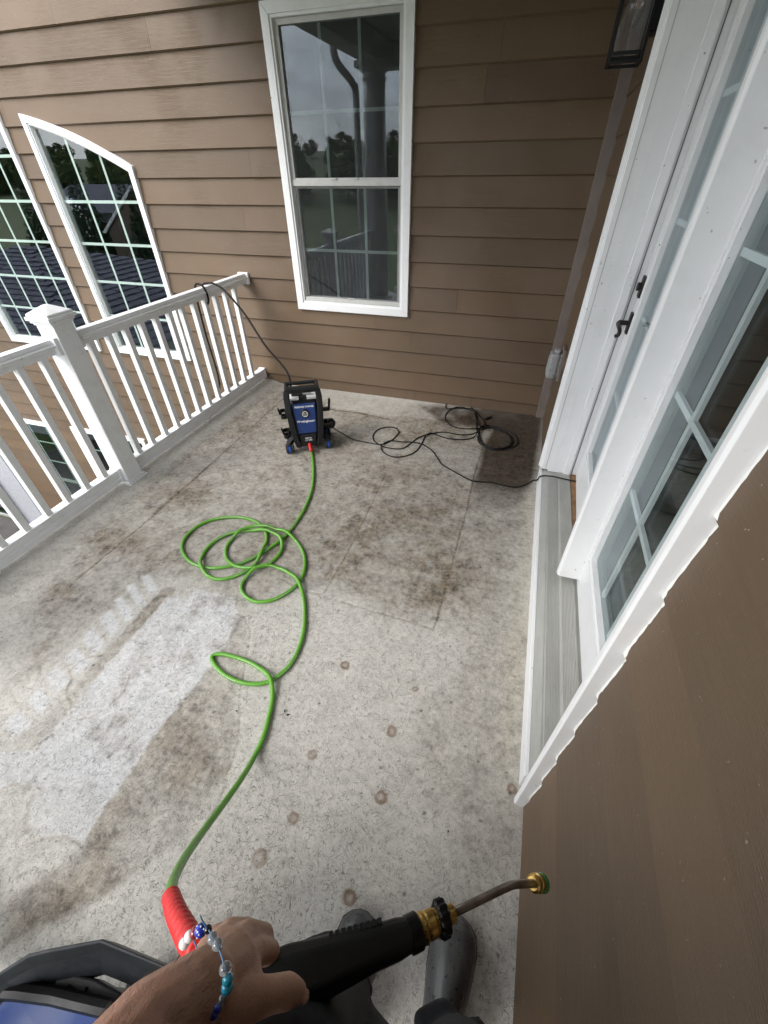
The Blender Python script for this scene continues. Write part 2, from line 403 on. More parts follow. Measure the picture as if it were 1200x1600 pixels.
# ------------------------------------------------------------------ balcony floor with its stains
def make_floor():
    ST = .005; xs = np.arange(-2.42, .52, ST); ys = np.arange(-.42, 3.42, ST)
    X, Y = np.meshgrid(xs, ys, indexing='ij'); nx, ny = X.shape
    wx = (vnoise(X, Y, 9, 4, 1) - .5) * .05; wy = (vnoise(X, Y, 9, 4, 2) - .5) * .05
    wX, wY = X + wx, Y + wy
    fx = (vnoise(X, Y, 60, 3, 3) - .5) * .012
    light = np.array([.555, .535, .492]); dirt = np.array([.195, .160, .116]); dark = np.array([.046, .033, .022]); clean = np.array([.60, .61, .625])
    n_big = vnoise(X, Y, 1.1, 5, 4); n_med = vnoise(X, Y, 4.5, 6, 5, .6); n_f = vnoise(X, Y, 22, 5, 6, .65)
    D = np.full(X.shape, .10)          # 0 clean coating .. 1 dirt film
    Wm = np.ones(X.shape)              # strength of the squiggle relief
    # dirt zone: from the coiled hose to the back wall
    zone = poly_sd(wX, wY, [(-2.085, 0.7906), (-2.192, 1.785), (-2.143, 3.283), (-0.8334, 3.303), (0.2675, 3.198), (0.2647, 2.231), (0.2334, 1.508), (-0.0686, 1.087), (-0.3557, 1.067), (-0.7889, 1.107), (-0.9724, 0.8938), (-1.47, 0.9376), (-1.587, 0.563), (-1.631, 0.2586)])
    z1 = sm(-.06, .16, zone)
    D += z1 * (.33 + .27 * sm(.34, .70, n_med * .5 + n_big * .25 + n_f * .25))
    Wm *= 1 - .65 * z1
    # browner patches
    for pts, a, sft in (
        ([(-1.079, 1.687), (-0.7028, 2.156), (-0.1351, 2.179), (-0.1531, 1.526), (-0.1122, 1.161), (-0.3717, 1.118), (-0.6736, 1.228), (-0.8958, 1.397)], .30, .16),
        ([(-0.9909, 3.06), (-0.7054, 3.247), (-0.2559, 3.157), (-0.0954, 2.681), (-0.3597, 2.601), (-0.766, 2.674)], .38, .10),
        ([(-0.291, 1.533), (-0.0199, 1.52), (-0.0295, 1.187), (-0.2314, 1.161)], .35, .08),
        ([(-1.113, 1.438), (-0.804, 1.533), (-0.6273, 1.199), (-0.9172, 1.152)], .26, .08),
        ([(-1.916, 1.637), (-1.605, 2.226), (-1.19, 1.653), (-1.494, 1.213)], .12, .15)):
        D += .5 * a * sm(-sft * 1.3, sft * 1.3, poly_sd(wX, wY, pts)) * (.45 + .7 * sm(.32, .72, n_f * .6 + n_med * .4))
    # dirty lane with trowel marks between the washed stripe and the light area
    lane = [(-0.978, 0.8921), (-0.893, 0.8299), (-0.7639, 0.5307), (-0.6622, 0.3353), (-0.6773, 0.147), (-0.7887, -0.0396), (-0.9246, -0.1615), (-0.9877, -0.2181), (-1.097, -0.1373), (-0.975, 0.0044), (-1.043, 0.3227), (-1.083, 0.7201)]
    ld = poly_sd(wX, Y + wy * .3, lane); lm = sm(-.012, .03, ld)
    D += lm * (.10 + .50 * sm(.40, .70, n_med * .5 + n_big * .2 + vnoise(X, Y, 11, 4, 12) * .3))
    D += .10 * lm
    # greyer film left of the lane, out to the rail
    lf = sm(-.05, .3, poly_sd(wX, wY, [(-2.358, 0.7976), (-2.169, 1.42), (-2.143, 3.283), (-1.654, 2.408), (-1.626, 1.121), (-1.49, 0.3027), (-1.454, 0.1274)]))
    D += lf * (.04 + .24 * sm(.42, .72, n_med))
    # washed, almost white stripe
    strip = [(-1.377, 0.8834), (-1.288, 0.8861), (-1.269, 0.9595), (-1.063, 0.9641), (-0.97, 0.8748), (-0.9495, 0.6927), (-0.9788, 0.3894), (-0.9776, 0.1847), (-0.9712, 0.0121), (-1.053, 0.0199), (-1.106, -0.0072), (-1.197, 0.031), (-1.242, 0.0854), (-1.324, 0.0851), (-1.36, 0.0402), (-1.552, 0.1145), (-1.363, 0.1739), (-1.357, 0.3318), (-1.371, 0.5102)]
    sdist = poly_sd(X + fx * 1.5 + wx * .25, Y + fx * 1.5 + wy * .25, strip); st = sm(-.004, .012, sdist)
    D = D * (1 - st) + st * (.03 + .55 * sm(.46, .74, n_med * .6 + vnoise(X, Y, 14, 4, 14) * .4) + .12 * n_f)
    C_clean = st * (.45 + .35 * sm(.35, .6, n_med))
    # comb of pale blocks left by the washing passes, with the dirt bar under them
    bar = seg_dist(X, Y, [(-1.394, 0.8949), (-1.392, 0.7434), (-1.393, 0.5605), (-1.381, 0.3894), (-1.383, 0.2526), (-1.417, 0.157), (-1.431, 0.0743)])
    bm_ = sm(.046, .026, bar + fx + wx * .3) * (1 - st) * (.35 + .65 * sm(.3, .75, Y + wy * 3)) * (.55 + .6 * n_f)
    D = np.where(bm_ > 0, D * (1 - bm_) + bm_ * (.58 + .3 * n_med), D)
    for q in ([(-1.595, 0.9423), (-1.558, 0.9649), (-1.439, 0.8981), (-1.458, 0.855)], [(-1.617, 0.8691), (-1.589, 0.9005), (-1.44, 0.8143), (-1.46, 0.7764)], [(-1.603, 0.7802), (-1.583, 0.8196), (-1.432, 0.7385), (-1.448, 0.6946)],
              [(-1.589, 0.682), (-1.572, 0.7335), (-1.452, 0.6728), (-1.45, 0.61)], [(-1.577, 0.5771), (-1.572, 0.6356), (-1.448, 0.5899), (-1.454, 0.5223)], [(-1.571, 0.4856), (-1.552, 0.5334), (-1.437, 0.4997), (-1.447, 0.4378)],
              [(-1.566, 0.3889), (-1.56, 0.4448), (-1.454, 0.4123), (-1.461, 0.3531)], [(-1.551, 0.3031), (-1.546, 0.3548), (-1.443, 0.3261), (-1.451, 0.2661)], [(-1.546, 0.2011), (-1.541, 0.2688), (-1.443, 0.2435), (-1.46, 0.185)]):
        qd = sm(-.006, .012, poly_sd(X + fx, Y + fx, q)); D = D * (1 - qd * .9) + qd * .04; C_clean = np.maximum(C_clean, qd * .7)
    # puddle outlines
    for pts, wd, a in (([(-1.496, 0.6275), (-1.496, 0.5351), (-1.511, 0.5703), (-1.494, 0.6102), (-1.453, 0.5885), (-1.495, 0.5418)], .006, .35),
                    ([(-1.421, 0.5324), (-1.492, 0.4914), (-1.486, 0.4499), (-1.438, 0.4171), (-1.419, 0.3776), (-1.353, 0.3279), (-1.309, 0.2858), (-1.266, 0.3191), (-1.232, 0.3657), (-1.232, 0.4363), (-1.262, 0.4958)], .006, .4),
                    ([(-1.341, 0.1763), (-1.36, 0.2023), (-1.349, 0.2294), (-1.323, 0.2234)], .007, .5),
                    ([(-1.351, 0.051), (-1.323, 0.0839), (-1.25, 0.0827), (-1.204, 0.0363), (-1.117, -0.0072), (-1.078, 0.0051), (-1.039, 0.0173), (-0.9778, 0.0087)], .008, .25),
                    ([(-1.032, 0.9607), (-1.024, 0.915), (-0.9681, 0.8936), (-0.9314, 0.9127)], .006, .3)):
        D += a * sm(wd, .001, seg_dist(wX, wY, pts))
    # score lines and slab joints
    J = np.zeros(X.shape)
    for pts, wd, a in (([(-1.913, 3.08), (-1.903, 2.789), (-1.879, 1.921), (-1.864, 1.347), (-1.868, 1.2), (-1.881, 0.8316)], .006, .55),
                    ([(-1.879, 1.921), (-1.873, 1.709), (-1.873, 1.368)], .013, .5),
                    ([(-0.6938, 2.199), (-0.6705, 1.7), (-0.6619, 1.369), (-0.6688, 1.123)], .006, .30),
                    ([(-0.12, 2.769), (-0.1283, 2.331), (-0.1184, 1.918), (-0.1233, 1.585), (-0.126, 1.076)], .006, .42),
                    ([(-0.9071, 1.133), (-0.7842, 1.104), (-0.4867, 1.09), (-0.126, 1.076)], .009, .25),
                    ([(-1.518, 2.929), (-1.177, 2.943), (-0.9036, 2.905)], .016, .75),
                    ([(-0.978, 0.8921), (-0.893, 0.8299), (-0.7825, 0.5771), (-0.6872, 0.4123), (-0.6421, 0.2272), (-0.6475, 0.1081)], .007, .22)):
        J = np.maximum(J, 1.3 * a * sm(wd, .0015, seg_dist(X + fx * .5, Y + fx * .5, pts)) * (.35 + 1.1 * vnoise(X, Y, 13, 3, 8)))
    D += J * .9
    # light lip of concrete at the foot of the back wall and against the rail
    lip = sm(-.02, .02, poly_sd(wX, wY, [(-1.661, 3.242), (-1.386, 3.505), (-0.1706, 3.304), (-0.4445, 3.042), (-0.9554, 2.949), (-1.486, 2.964)])); D *= 1 - .55 * lip
    curb = sm(-2.10, -2.17, X + wx * .3); D *= 1 - .45 * curb
    D += .30 * sm(.045, .0, np.abs(X + 2.07 + wx * .6)) * sm(.8, 2.4, Y) * n_med
    # damp brown film towards the door
    wet = sm(-.03, .05, poly_sd(wX, wY, [(-0.1079, 0.758), (-0.1144, 0.6244), (-0.0689, 0.5224), (-0.1452, 0.4652), (-0.0592, 0.4843), (0.0166, 0.4235), (0.0745, 0.385), (0.0968, 0.3071), (0.2823, 0.3236), (0.2682, 0.5559), (0.2706, 1.039), (0.2368, 1.491), (0.0749, 1.441), (-0.0238, 1.242), (-0.0074, 1.003), (-0.0014, 0.8466)]))
    D += wet * (.17 + .16 * n_med); Wm *= 1 - .3 * wet
    # dark wet corner by the coiled cord
    dk = sm(-.03, .045, poly_sd(X + wx * .35, Y + wy * .9, [(-0.12, 2.769), (-0.1322, 1.958), (0.1764, 2.04), (0.247, 2.406), (0.2898, 3.296), (-0.1402, 3.508), (-0.4958, 3.309), (-0.7579, 3.232), (-0.4827, 2.974), (-0.0902, 2.96)])) 
    edge = sm(-.004, .008, poly_sd(X + fx, Y + fx, [(-0.12, 2.769), (-0.1387, 1.882), (0.2624, 1.975), (0.3378, 3.455), (-0.3213, 3.818)]))
    dk = np.maximum(dk * (.45 + .45 * sm(.35, .6, n_med)), dk * edge * (1.05 - .35 * sm(.4, .8, n_big)))
    fade = sm(2.05, 2.35, Y)
    dk = dk * (.35 + .65 * fade)
    # pale yellowish margin along the door sill
    mar = sm(.05, .02, np.abs(X - .225)) * sm(.35, .8, Y) * sm(2.5, 2.1, Y)
    # shoe-tread prints
    T = np.zeros(X.shape)
    for (cx, cy), ang, n in zip([(-0.1242, 1.376), (-1.208, 1.327), (-0.2924, 1.161), (-0.5519, 1.16), (-0.6969, 0.891), (-0.5624, 0.9676), (-0.1699, 0.6798), (-0.1105, 2.016), (-1.329, 1.238), (-0.8553, 1.517)], (25, 60, -10, 30, 5, 10, 15, 20, 70, 40), (7, 5, 6, 5, 5, 5, 5, 8, 4, 5)):
        ca, sa = math.cos(R(ang)), math.sin(R(ang)); U = (X - cx) * ca + (Y - cy) * sa; Vv = -(X - cx) * sa + (Y - cy) * ca
        inside = sm(.05, .035, np.abs(U)) * sm(.10, .08, np.abs(Vv)) * sm(.35, .6, n_f + .1)
        T += inside * (np.sin(Vv * 2 * math.pi / .021 + U * 30) > .25) * (.5)
    D_l = np.clip(D, 0, 1)
    D_l = np.clip(D_l + T * .22 * (1 - 2 * (vnoise(X, Y, .7, 1, 33) > .5)), 0, 1)
    D_l = D_l + (n_f - .5) * .42 * (.16 + D_l)
    D_l = np.clip(D_l, 0, 1)[..., None]
    col = light * (1 - D_l) + dirt * D_l
    tint = (.94 + .12 * n_big)[..., None]; col = col * tint
    cc = (C_clean * (1 - D_l[..., 0]))[..., None]; col = col * (1 - cc) + clean * cc
    m_ = (mar * .35)[..., None]; col = col * (1 - m_) + np.array([.43, .40, .31]) * m_
    dk3 = np.clip(dk, 0, .93)[..., None]; col = col * (1 - dk3) + (dark * (1 + 1.2 * (n_f - .35))[..., None]) * dk3
    # round brown marks
    for (cx, cy), r in zip([(-0.4363, 0.7978), (-0.1394, 0.7894), (-0.1809, 0.61), (-0.42, 0.4553), (-0.1557, 0.4063), (-0.3983, 0.2708), (-0.4485, 0.1541), (-0.1654, 0.1555), (0.2429, 0.5583)], (.020, .012, .018, .017, .018, .018, .023, .020, .016)):
        d = np.hypot((X - cx) + fx * .9, ((Y - cy) + wx * .12) * rng.uniform(.88, 1.15)) + (n_f - .5) * .006; k = sm(r * 1.15, r * .9, d) * (.48 + rng.uniform(.35, .6) * sm(r * .25, r * .65, d)) * (.92 if r < .022 else .6)
        k = (np.clip(k, 0, 1) * (.6 + .6 * n_f))[..., None]; col = col * (1 - k) + np.array([.19, .12, .07]) * k
    # specks
    for _ in range(150):
        cx, cy = rng.uniform(-2.0, .25), rng.uniform(0, 3.2); r = rng.uniform(.002, .0055)
        i0 = int((cx + 2.42) / ST); j0 = int((cy + .42) / ST); col[i0:i0 + 2, j0:j0 + 1 + int(rng.random() > .6)] *= .45
    relief = np.stack([np.clip(Wm * (.35 + .9 * vnoise(X, Y, 2.2, 3, 21)) - dk, 0, 1), np.clip(D_l[..., 0] * .8 + dk * .3, 0, 1), np.clip(dk * .7 + wet * .12, 0, 1)], -1)
    # relief heights: berm under the rail, shallow joints
    Z = .028 * sm(-2.06, -2.2, X) + (n_big - .5) * .004 - .004 * np.clip(J * 1.2, 0, 1) - .0 * X
    V = np.stack([X, Y, Z], -1).reshape(-1, 3)
    idx = np.arange(nx * ny).reshape(nx, ny)
    Fq = np.stack([idx[:-1, :-1], idx[1:, :-1], idx[1:, 1:], idx[:-1, 1:]], -1).reshape(-1, 4)
    me = bpy.data.meshes.new('balcony_floor')
    me.vertices.add(len(V)); me.vertices.foreach_set('co', V.ravel().astype(np.float32))
    me.loops.add(Fq.size); me.loops.foreach_set('vertex_index', Fq.ravel().astype(np.int32))
    me.polygons.add(len(Fq)); me.polygons.foreach_set('loop_start', np.arange(0, Fq.size, 4, dtype=np.int32)); me.polygons.foreach_set('loop_total', np.full(len(Fq), 4, np.int32))
    me.update(); me.validate()
    for nm, arr in (('stain', col), ('relief', relief)):
        a = me.color_attributes.new(nm, 'FLOAT_COLOR', 'POINT')
        c4 = np.ones((len(V), 4), np.float32); c4[:, :3] = arr.reshape(-1, 3); a.data.foreach_set('color', c4.ravel())
    me.polygons.foreach_set('use_smooth', [True] * len(me.polygons))
    me.materials.append(M_FLOOR)
    o = link(bpy.data.objects.new('balcony_floor', me)); o['kind'] = 'structure'
    MB().box(-2.40, .50, -.40, 3.40, -.30, -.012).build('balcony_slab', plain('slab_concrete', (.33, .32, .30), .8), o)
    return o
floor_o = make_floor()

# ------------------------------------------------------------------ clapboard walls
TH = .017
def board_mesh(a0, a1, z0, z1, holes, face, TH=.017):
    """one clapboard as wedge cells; a = along-wall coordinate, holes = list of fn(a0,a1)->list of (zlo,zhi)"""
    mb = MB()
    cuts = {a0, a1}
    for h in holes:
        for c in h['cuts']:
            if a0 < c < a1: cuts.add(c)
    cuts = sorted(cuts)
    runs = []
    for c0, c1 in zip(cuts[:-1], cuts[1:]):
        mid = (c0 + c1) / 2; iv = [(z0, z1)]
        for h in holes:
            r = h['z'](mid)
            if r is None: continue
            nv = []
            for (p, q) in iv:
                if r[1] <= p or r[0] >= q: nv.append((p, q)); continue
                if r[0] > p + .004: nv.append((p, r[0]))
                if r[1] < q - .004: nv.append((r[1], q))
            iv = nv
        iv = tuple(iv)
        if runs and runs[-1][2] == iv: runs[-1] = (runs[-1][0], c1, iv)
        else: runs.append((c0, c1, iv))
    for c0, c1, iv in runs:
        for p, q in iv:
            def off(z): return TH + .001 - TH * (z - z0) / (z1 - z0)
            ch = min(.0085, TH * .55) if p == z0 and q - p > .02 else .0002
            prof = [(-.006, p), (off(p) - ch, p), (off(p), p + ch * .8), (off(q), q), (-.006, q)]
            vs = [face(c, d, z) for c in (c0, c1) for d, z in prof]
            mb.add(vs, [(i, (i + 1) % 5, 5 + (i + 1) % 5, 5 + i) for i in range(5)] + [(4, 3, 2, 1, 0), (5, 6, 7, 8, 9)])
    return mb
def rect_hole(a0, a1, z0, z1): return dict(cuts=[a0, a1], z=lambda a: (z0, z1) if a0 < a < a1 else None)

wallB = thing('clapboard_wall', 'tall brown clapboard house wall facing the camera, with the windows', 'wall', (0, DW, 0))
wallR = thing('clapboard_wall', 'brown clapboard house wall on the right, with the white patio door', 'wall', (XR, 0, 0))
bf = lambda a, d, z: (a, -d, z)           # local to the wall's empty (offset DW)
rf = lambda a, d, z: (-d, a, z)

# windows of the back wall: outer trim rectangles
WMAIN = (-1.795, -.868, .676, 2.30)
ARCH_R = (-3.955, -3.045); ARCH_ZB = .125; 
def arch_z(x):       # upper edge of the quarter-arch trim, highest on the left
    t = (x + 3.955) / .91
    return 1.905 - .315 * (t * .55 + .45 * t * t)
LW = (-5.435, -4.17); LWZB = .115
def lw_z(x):
    t = abs(x + 4.80) / .64
    return 2.30 - .37 * t * t
W_LOW1 = (-6.32, -5.62, -2.95, -.945); W_LOW2 = (-5.28, -4.12, -2.60, -.93)
inset = .02
holesB = [rect_hole(WMAIN[0] + inset, WMAIN[1] - inset, WMAIN[2] + inset, WMAIN[3] - inset),
          dict(cuts=[ARCH_R[0] + inset + i * (.87 / 16) for i in range(17)], z=lambda a: (ARCH_ZB + inset, arch_z(a) - .022) if ARCH_R[0] + inset < a < ARCH_R[1] - inset else None),
          dict(cuts=[LW[0] + inset + i * (1.225 / 20) for i in range(21)], z=lambda a: (LWZB + inset, lw_z(a) - .022) if LW[0] + inset < a < LW[1] - inset else None),
          rect_hole(W_LOW1[0] + inset, W_LOW1[1] - inset, W_LOW1[2] + inset, W_LOW1[3] - inset),
          rect_hole(W_LOW2[0] + inset, W_LOW2[1] - inset, W_LOW2[2] + inset, W_LOW2[3] - inset)]
kmin = -21
for k in range(kmin, 17):
    z0 = Z0 + (k) * EXPO; z1 = z0 + EXPO + .012
    right = .24 if k >= -1 else -2.36
    L = -7.02
    # butt joints
    js = [L]
    p = L + rng.uniform(.9, 3.6)
    fixed = {14: [-3.32], 13: [-2.62], -1: [-5.05], 0: [-5.5], -7: [-5.2], -6: [-5.55], -5: [-5.30]}
    if k in fixed: js += fixed[k]
    else:
        while p < right - .5:
            js.append(p); p += 3.66
    js.append(right)
    for a, b in zip(js[:-1], js[1:]):
        mb = board_mesh(a + .0005, b - .0005, z0, z1, holesB, bf)
        if mb.v: mb.build('clapboard', M_SIDE, wallB)
# sheathing behind the boards (dark, closes the joints)
sh = MB()
for (a, b, c, d) in ((-7.0, -5.42, -3.3, 2.78), (-5.42, -4.19, -.91, .13), (-5.42, -4.19, 2.28, 2.78), (-4.19, -3.94, -3.3, 2.78), (-3.94, -3.06, -3.3, .14), (-3.94, -3.06, 1.93, 2.78),
                     (-3.06, -1.78, -3.3, 2.78), (-1.78, -.885, -.2, .69), (-1.78, -.885, 2.29, 2.78), (-.885, .24, -.2, 2.78), (-5.27, -4.13, -3.3, -2.6)):
    if a == -7.0: sh.box(-7.0, -6.31, .007, .03, c, d); sh.box(-6.31, -5.63, .007, .03, -.95, d); sh.box(-5.63, -5.42, .007, .03, c, d)
    else: sh.box(a, b, .007, .03, c, d)
sh.build('sheathing', M_DARK, wallB)

DY0, DY1 = .516, 2.405          # outer edges of the door trim
holesR = [rect_hole(DY0 + .03, DY1 - .03, -1, 2.36)]
for k in range(-1, 17):
    z0 = Z0 + k * EXPO; z1 = z0 + EXPO + .012
    if k == -1: z0 = .004
    segs = [(-1.3, DY0 + .006), (DY1 - .006, DW - .048)] if z0 < 2.36 else [(-1.3, 1.2), (1.2, DW - .048)]
    for a, b in segs:
        mb = board_mesh(a, b, z0, z1, [], rf, .010); mb.build('clapboard', M_SIDE, wallR)
s2 = MB(); s2.box(.007, .03, -1.3, DY0 + .03, 0, 2.78); s2.box(.007, .03, DY1 - .03, DW, 0, 2.78); s2.box(.007, .03, DY0 + .03, DY1 - .03, 2.36, 2.78); s2.build('sheathing', M_DARK, wallR)
MB().box(-.066, .0, DW - .0475, DW - .016, .002, 2.7).build('corner_trim', M_STRIP, wallR, bevel=.002)

# ------------------------------------------------------------------ windows
def frame_rect(mb, x0, x1, z0, z1, w, y0, y1, miter=True):
    """four mitred boards, local y from y0 (front) to y1"""
    o = [(x0, z0), (x1, z0), (x1, z1), (x0, z1)]; i = [(x0 + w, z0 + w), (x1 - w, z0 + w), (x1 - w, z1 - w), (x0 + w, z1 - w)]
    for a in range(4):
        b = (a + 1) % 4; q = [o[a], o[b], i[b], i[a]]
        mb.add([(p[0], y, p[1]) for y in (y0, y1) for p in q], [(0, 1, 2, 3), (7, 6, 5, 4), (0, 4, 5, 1), (1, 5, 6, 2), (2, 6, 7, 3), (3, 7, 4, 0)])
    return mb
def main_window():
    x0, x1, z0, z1 = WMAIN
    W = MB(); frame_rect(W, x0, x1, z0, z1, .052, -.034, .006)
    w = W.build('window', M_TRIM, wallB, bevel=.0025); w['label'] = 'tall double-hung window with insect screen and white grid bars'
    s = MB(); frame_rect(s, x0 + .0515, x1 - .0515, z0 + .0515, z1 - .0515, .014, -.026, .05); s.build('outer_frame', M_TRIM, w, bevel=.0015)
    a0, a1, b0, b1 = x0 + .066, x1 - .066, z0 + .066, z1 - .066
    zm = 1.49
    f = MB(); frame_rect(f, a0, a1, zm - .004, b1, .026, -.004, .03); f.build('upper_sash', M_WINF, w, bevel=.002)
    f = MB(); frame_rect(f, a0, a1, b0, zm - .006, .030, .006, .036); f.build('lower_sash', M_WINF, w, bevel=.002)
    f = MB(); f.box(a0 + .002, a1 - .002, -.012, .004, zm - .022, zm + .014); f.box(a0 + .3, a0 + .34, -.02, -.004, zm + .012, zm + .02); f.box(a1 - .34, a1 - .30, -.02, -.004, zm + .012, zm + .02)
    f.build('meeting_rail', M_WINF, w, bevel=.002)
    f = MB(); f.box(a0 + .001, a1 - .001, -.016, .005, b0 + .001, b0 + .028); f.box((a0 + a1) / 2 - .03, (a0 + a1) / 2 + .03, -.022, -.012, b0 + .03, b0 + .036); f.build('sill_track', M_WINF, w, bevel=.0015)
    for (c, d, yy) in ((b0 + .02, zm - .02, .022), (zm + .01, b1 - .02, .014)):
        MB().box(a0 + .02, a1 - .02, yy, yy + .003, c, d).build('pane', M_GLASSM, w)
        MB().box(a0 + .02, a1 - .02, yy + .012, yy + .014, c, d).build('pane', M_GLASS2, w)
        m = MB(); W3 = (a1 - a0 - .05) / 3
        for i in (1, 2): m.box(a0 + .025 + W3 * i - .009, a0 + .025 + W3 * i + .009, yy + .006, yy + .010, c, d)
        h = (c + d) / 2 - (.03 if c < 1 else .02)
        m.box(a0 + .021, a1 - .021, yy + .0055, yy + .0105, h - .009, h + .009)
        m.build('grid_bar', M_MUNT, w)
    # insect screen over both sashes
    MB().box(a0 + .014, a1 - .014, -.003, -.0022, b0 + .02, b1 - .006).build('insect_screen', M_SCREEN, w)
def screen_mat():
    m = N('insect_screen'); m.t.nodes.remove(m.b)
    tr = m.n('BsdfTransparent'); df = m.n('BsdfDiffuse'); df.inputs[0].default_value = (.045, .047, .05, 1)
    g = m.n('NewGeometry'); P = m.n('Mapping'); m.l(g.outputs['Position'], P.inputs[0])
    n = m.math('MULTIPLY_ADD', m.noise(P.outputs[0], 14, 5), .16, .14)
    ms = m.n('MixShader'); m.l(n, ms.inputs[0]); m.l(tr.outputs[0], ms.inputs[1]); m.l(df.outputs[0], ms.inputs[2]); m.l(ms.outputs[0], m.o.inputs[0]); return m.m
M_SCREEN = screen_mat()
M_GLASS2 = glass_mat('inner_pane_glass', (.85, .9, .88), .6)
main_window()

def curved_window(x0, x1, zb, ztop, vx, hz, label, tw=.052):
    n = 26; X = [x0 + (x1 - x0) * i / n for i in range(n + 1)]
    outer = [(x0, zb)] + [(x, ztop(x)) for x in X] + [(x1, zb)]
    def ins(w):
        def zt(x): 
            e = .02; sl = (ztop(min(x + e, x1)) - ztop(max(x - e, x0))) / (2 * e); return ztop(x) - w * math.sqrt(1 + sl * sl)
        Xi = [x0 + w + (x1 - x0 - 2 * w) * i / n for i in range(n + 1)]
        return [(x0 + w, zb + w)] + [(x, zt(x)) for x in Xi] + [(x1 - w, zb + w)]
    def ring(mb, A, B, y0, y1):
        m_ = len(A); vs = [(p[0], y, p[1]) for L_, y in ((A, y0), (B, y0), (A, y1), (B, y1)) for p in L_]
        fs = []
        for i in range(m_):
            j = (i + 1) % m_
            fs += [(i, j, m_ + j, m_ + i), (2 * m_ + i, 3 * m_ + i, 3 * m_ + j, 2 * m_ + j), (i, 2 * m_ + i, 2 * m_ + j, j), (m_ + i, m_ + j, 3 * m_ + j, 3 * m_ + i)]
        mb.add(vs, fs); return mb
    w = ring(MB(), outer, ins(tw * .8), -.036, .006).build('window', M_TRIM, wallB, bevel=.002); w['label'] = label
    ring(MB(), ins(tw * .8 - .0005), ins(tw), -.026, .05).build('outer_frame', M_TRIM, w)
    ring(MB(), ins(tw - .0005), ins(tw + .012), -.002, .04).build('sash_frame', M_WINF, w)
    I = ins(tw + .006); nI = len(I)
    for yy, mt in ((.006, M_GLASS), (.018, M_GLASS2)):
        MB().add([(p[0], yy, p[1]) for p in I], [tuple(range(nI))]).build('pane', mt, w)
    zt = lambda x: ztop(x) - tw * 1.08
    for x in vx:
        MB().box(x - .010, x + .010, .0105, .0135, zb + tw + .005, zt(x)).build('grid_bar', M_MUNT, w)
    for z in hz:
        # clip the bar to the curved head
        xs_ = [x for x in np.linspace(x0 + tw + .006, x1 - tw - .006, 60) if zt(x) > z + .01]
        if len(xs_) > 1: MB().box(min(xs_), max(xs_), .010, .014, z - .010, z + .010).build('grid_bar', M_MUNT, w)
    return w
AW = ARCH_R[1] - ARCH_R[0]
HZ = [.125 + .052 + .298 * i for i in range(1, 7)]
curved_window(ARCH_R[0], ARCH_R[1], ARCH_ZB, arch_z, [ARCH_R[0] + AW * .345, ARCH_R[0] + AW * .655], HZ[:4], 'quarter-arch window with green-white grid bars above the railing')
LWw = LW[1] - LW[0]
curved_window(LW[0], LW[1], LWZB, lw_z, [LW[0] + LWw * t for t in (.215, .405, .595, .785)], HZ, 'wide window cut off by the left edge of the photo, behind the post cap')
def low_window(r, vx, hz, label):
    x0, x1, z0, z1 = r
    w = frame_rect(MB(), x0, x1, z0, z1, .055, -.034, .006).build('window', M_TRIM, wallB, bevel=.003); w['label'] = label
    frame_rect(MB(), x0 + .0545, x1 - .0545, z0 + .0545, z1 - .0545, .02, -.01, .05).build('outer_frame', M_WINF, w)
    MB().box(x0 + .06, x1 - .06, .012, .015, z0 + .06, z1 - .06).build('pane', M_GLASS, w)
    for x in vx: MB().box(x - .009, x + .009, .018, .022, z0 + .07, z1 - .07).build('grid_bar', M_MUNT, w)
    for z, t in hz: MB().box(x0 + .07, x1 - .07, .0175, .0225, z - t, z + t).build('grid_bar', M_MUNT if t < .015 else M_WINF, w)
low_window(W_LOW1, [-6.14, -5.83], [(-1.30, .009), (-1.62, .009), (-1.95, .028), (-2.28, .009), (-2.6, .009)], 'lower-storey double-hung window seen between the left balusters')
low_window(W_LOW2, [-4.98, -4.70, -4.42], [(-1.27, .009), (-1.6, .009), (-1.93, .009), (-2.26, .009)], 'lower-storey window half hidden behind the railing post')
# rooms behind the glass
rm = MB(); 
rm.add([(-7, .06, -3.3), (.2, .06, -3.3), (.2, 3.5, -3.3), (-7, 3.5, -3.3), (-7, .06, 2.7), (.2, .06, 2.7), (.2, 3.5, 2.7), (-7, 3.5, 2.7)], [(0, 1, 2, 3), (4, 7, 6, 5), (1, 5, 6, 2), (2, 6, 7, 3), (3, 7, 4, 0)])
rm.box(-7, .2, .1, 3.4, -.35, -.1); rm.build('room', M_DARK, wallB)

# ------------------------------------------------------------------ patio door in the right wall (local x = world x - XR)
XT = -.029                      # trim face, proud of the boards
TOPZ = 2.33
tr = MB()
prof = [(0, 0), (0, .030), (.005, .034), (.017, .034), (.0175, .027), (.020, .024), (.025, .0265), (.030, .027), (.0305, .022), (.038, .020), (.0385, .015), (.047, .015), (.047, -.05), (0, -.05)]
def trim_leg(ya, sgn, z0, z1):   # profile: (distance from the outer edge, proudness)
    m = MB(); m.prism([(sgn * a, -b) for a, b in prof], (.0, ya, z0), (0, 1, 0), (1, 0, 0), (0, 0, 1), z1 - z0); return m
dframe = trim_leg(DY0, 1, .0, TOPZ).build('door_trim', M_TRIM, wallR, bevel=.001)
d2 = trim_leg(DY1, -1, .10, TOPZ).build('door_trim', M_TRIM, wallR, bevel=.001)
MB().box(-.03, .05, DY0, DY1, TOPZ, TOPZ + .05).build('door_trim', M_TRIM, wallR, bevel=.002)
FX = .0     # helper
XD = .447 - XR                 # outer face of the door leaves
JY0, JY1 = DY0 + .0465, DY1 - .0465
ZS = .088
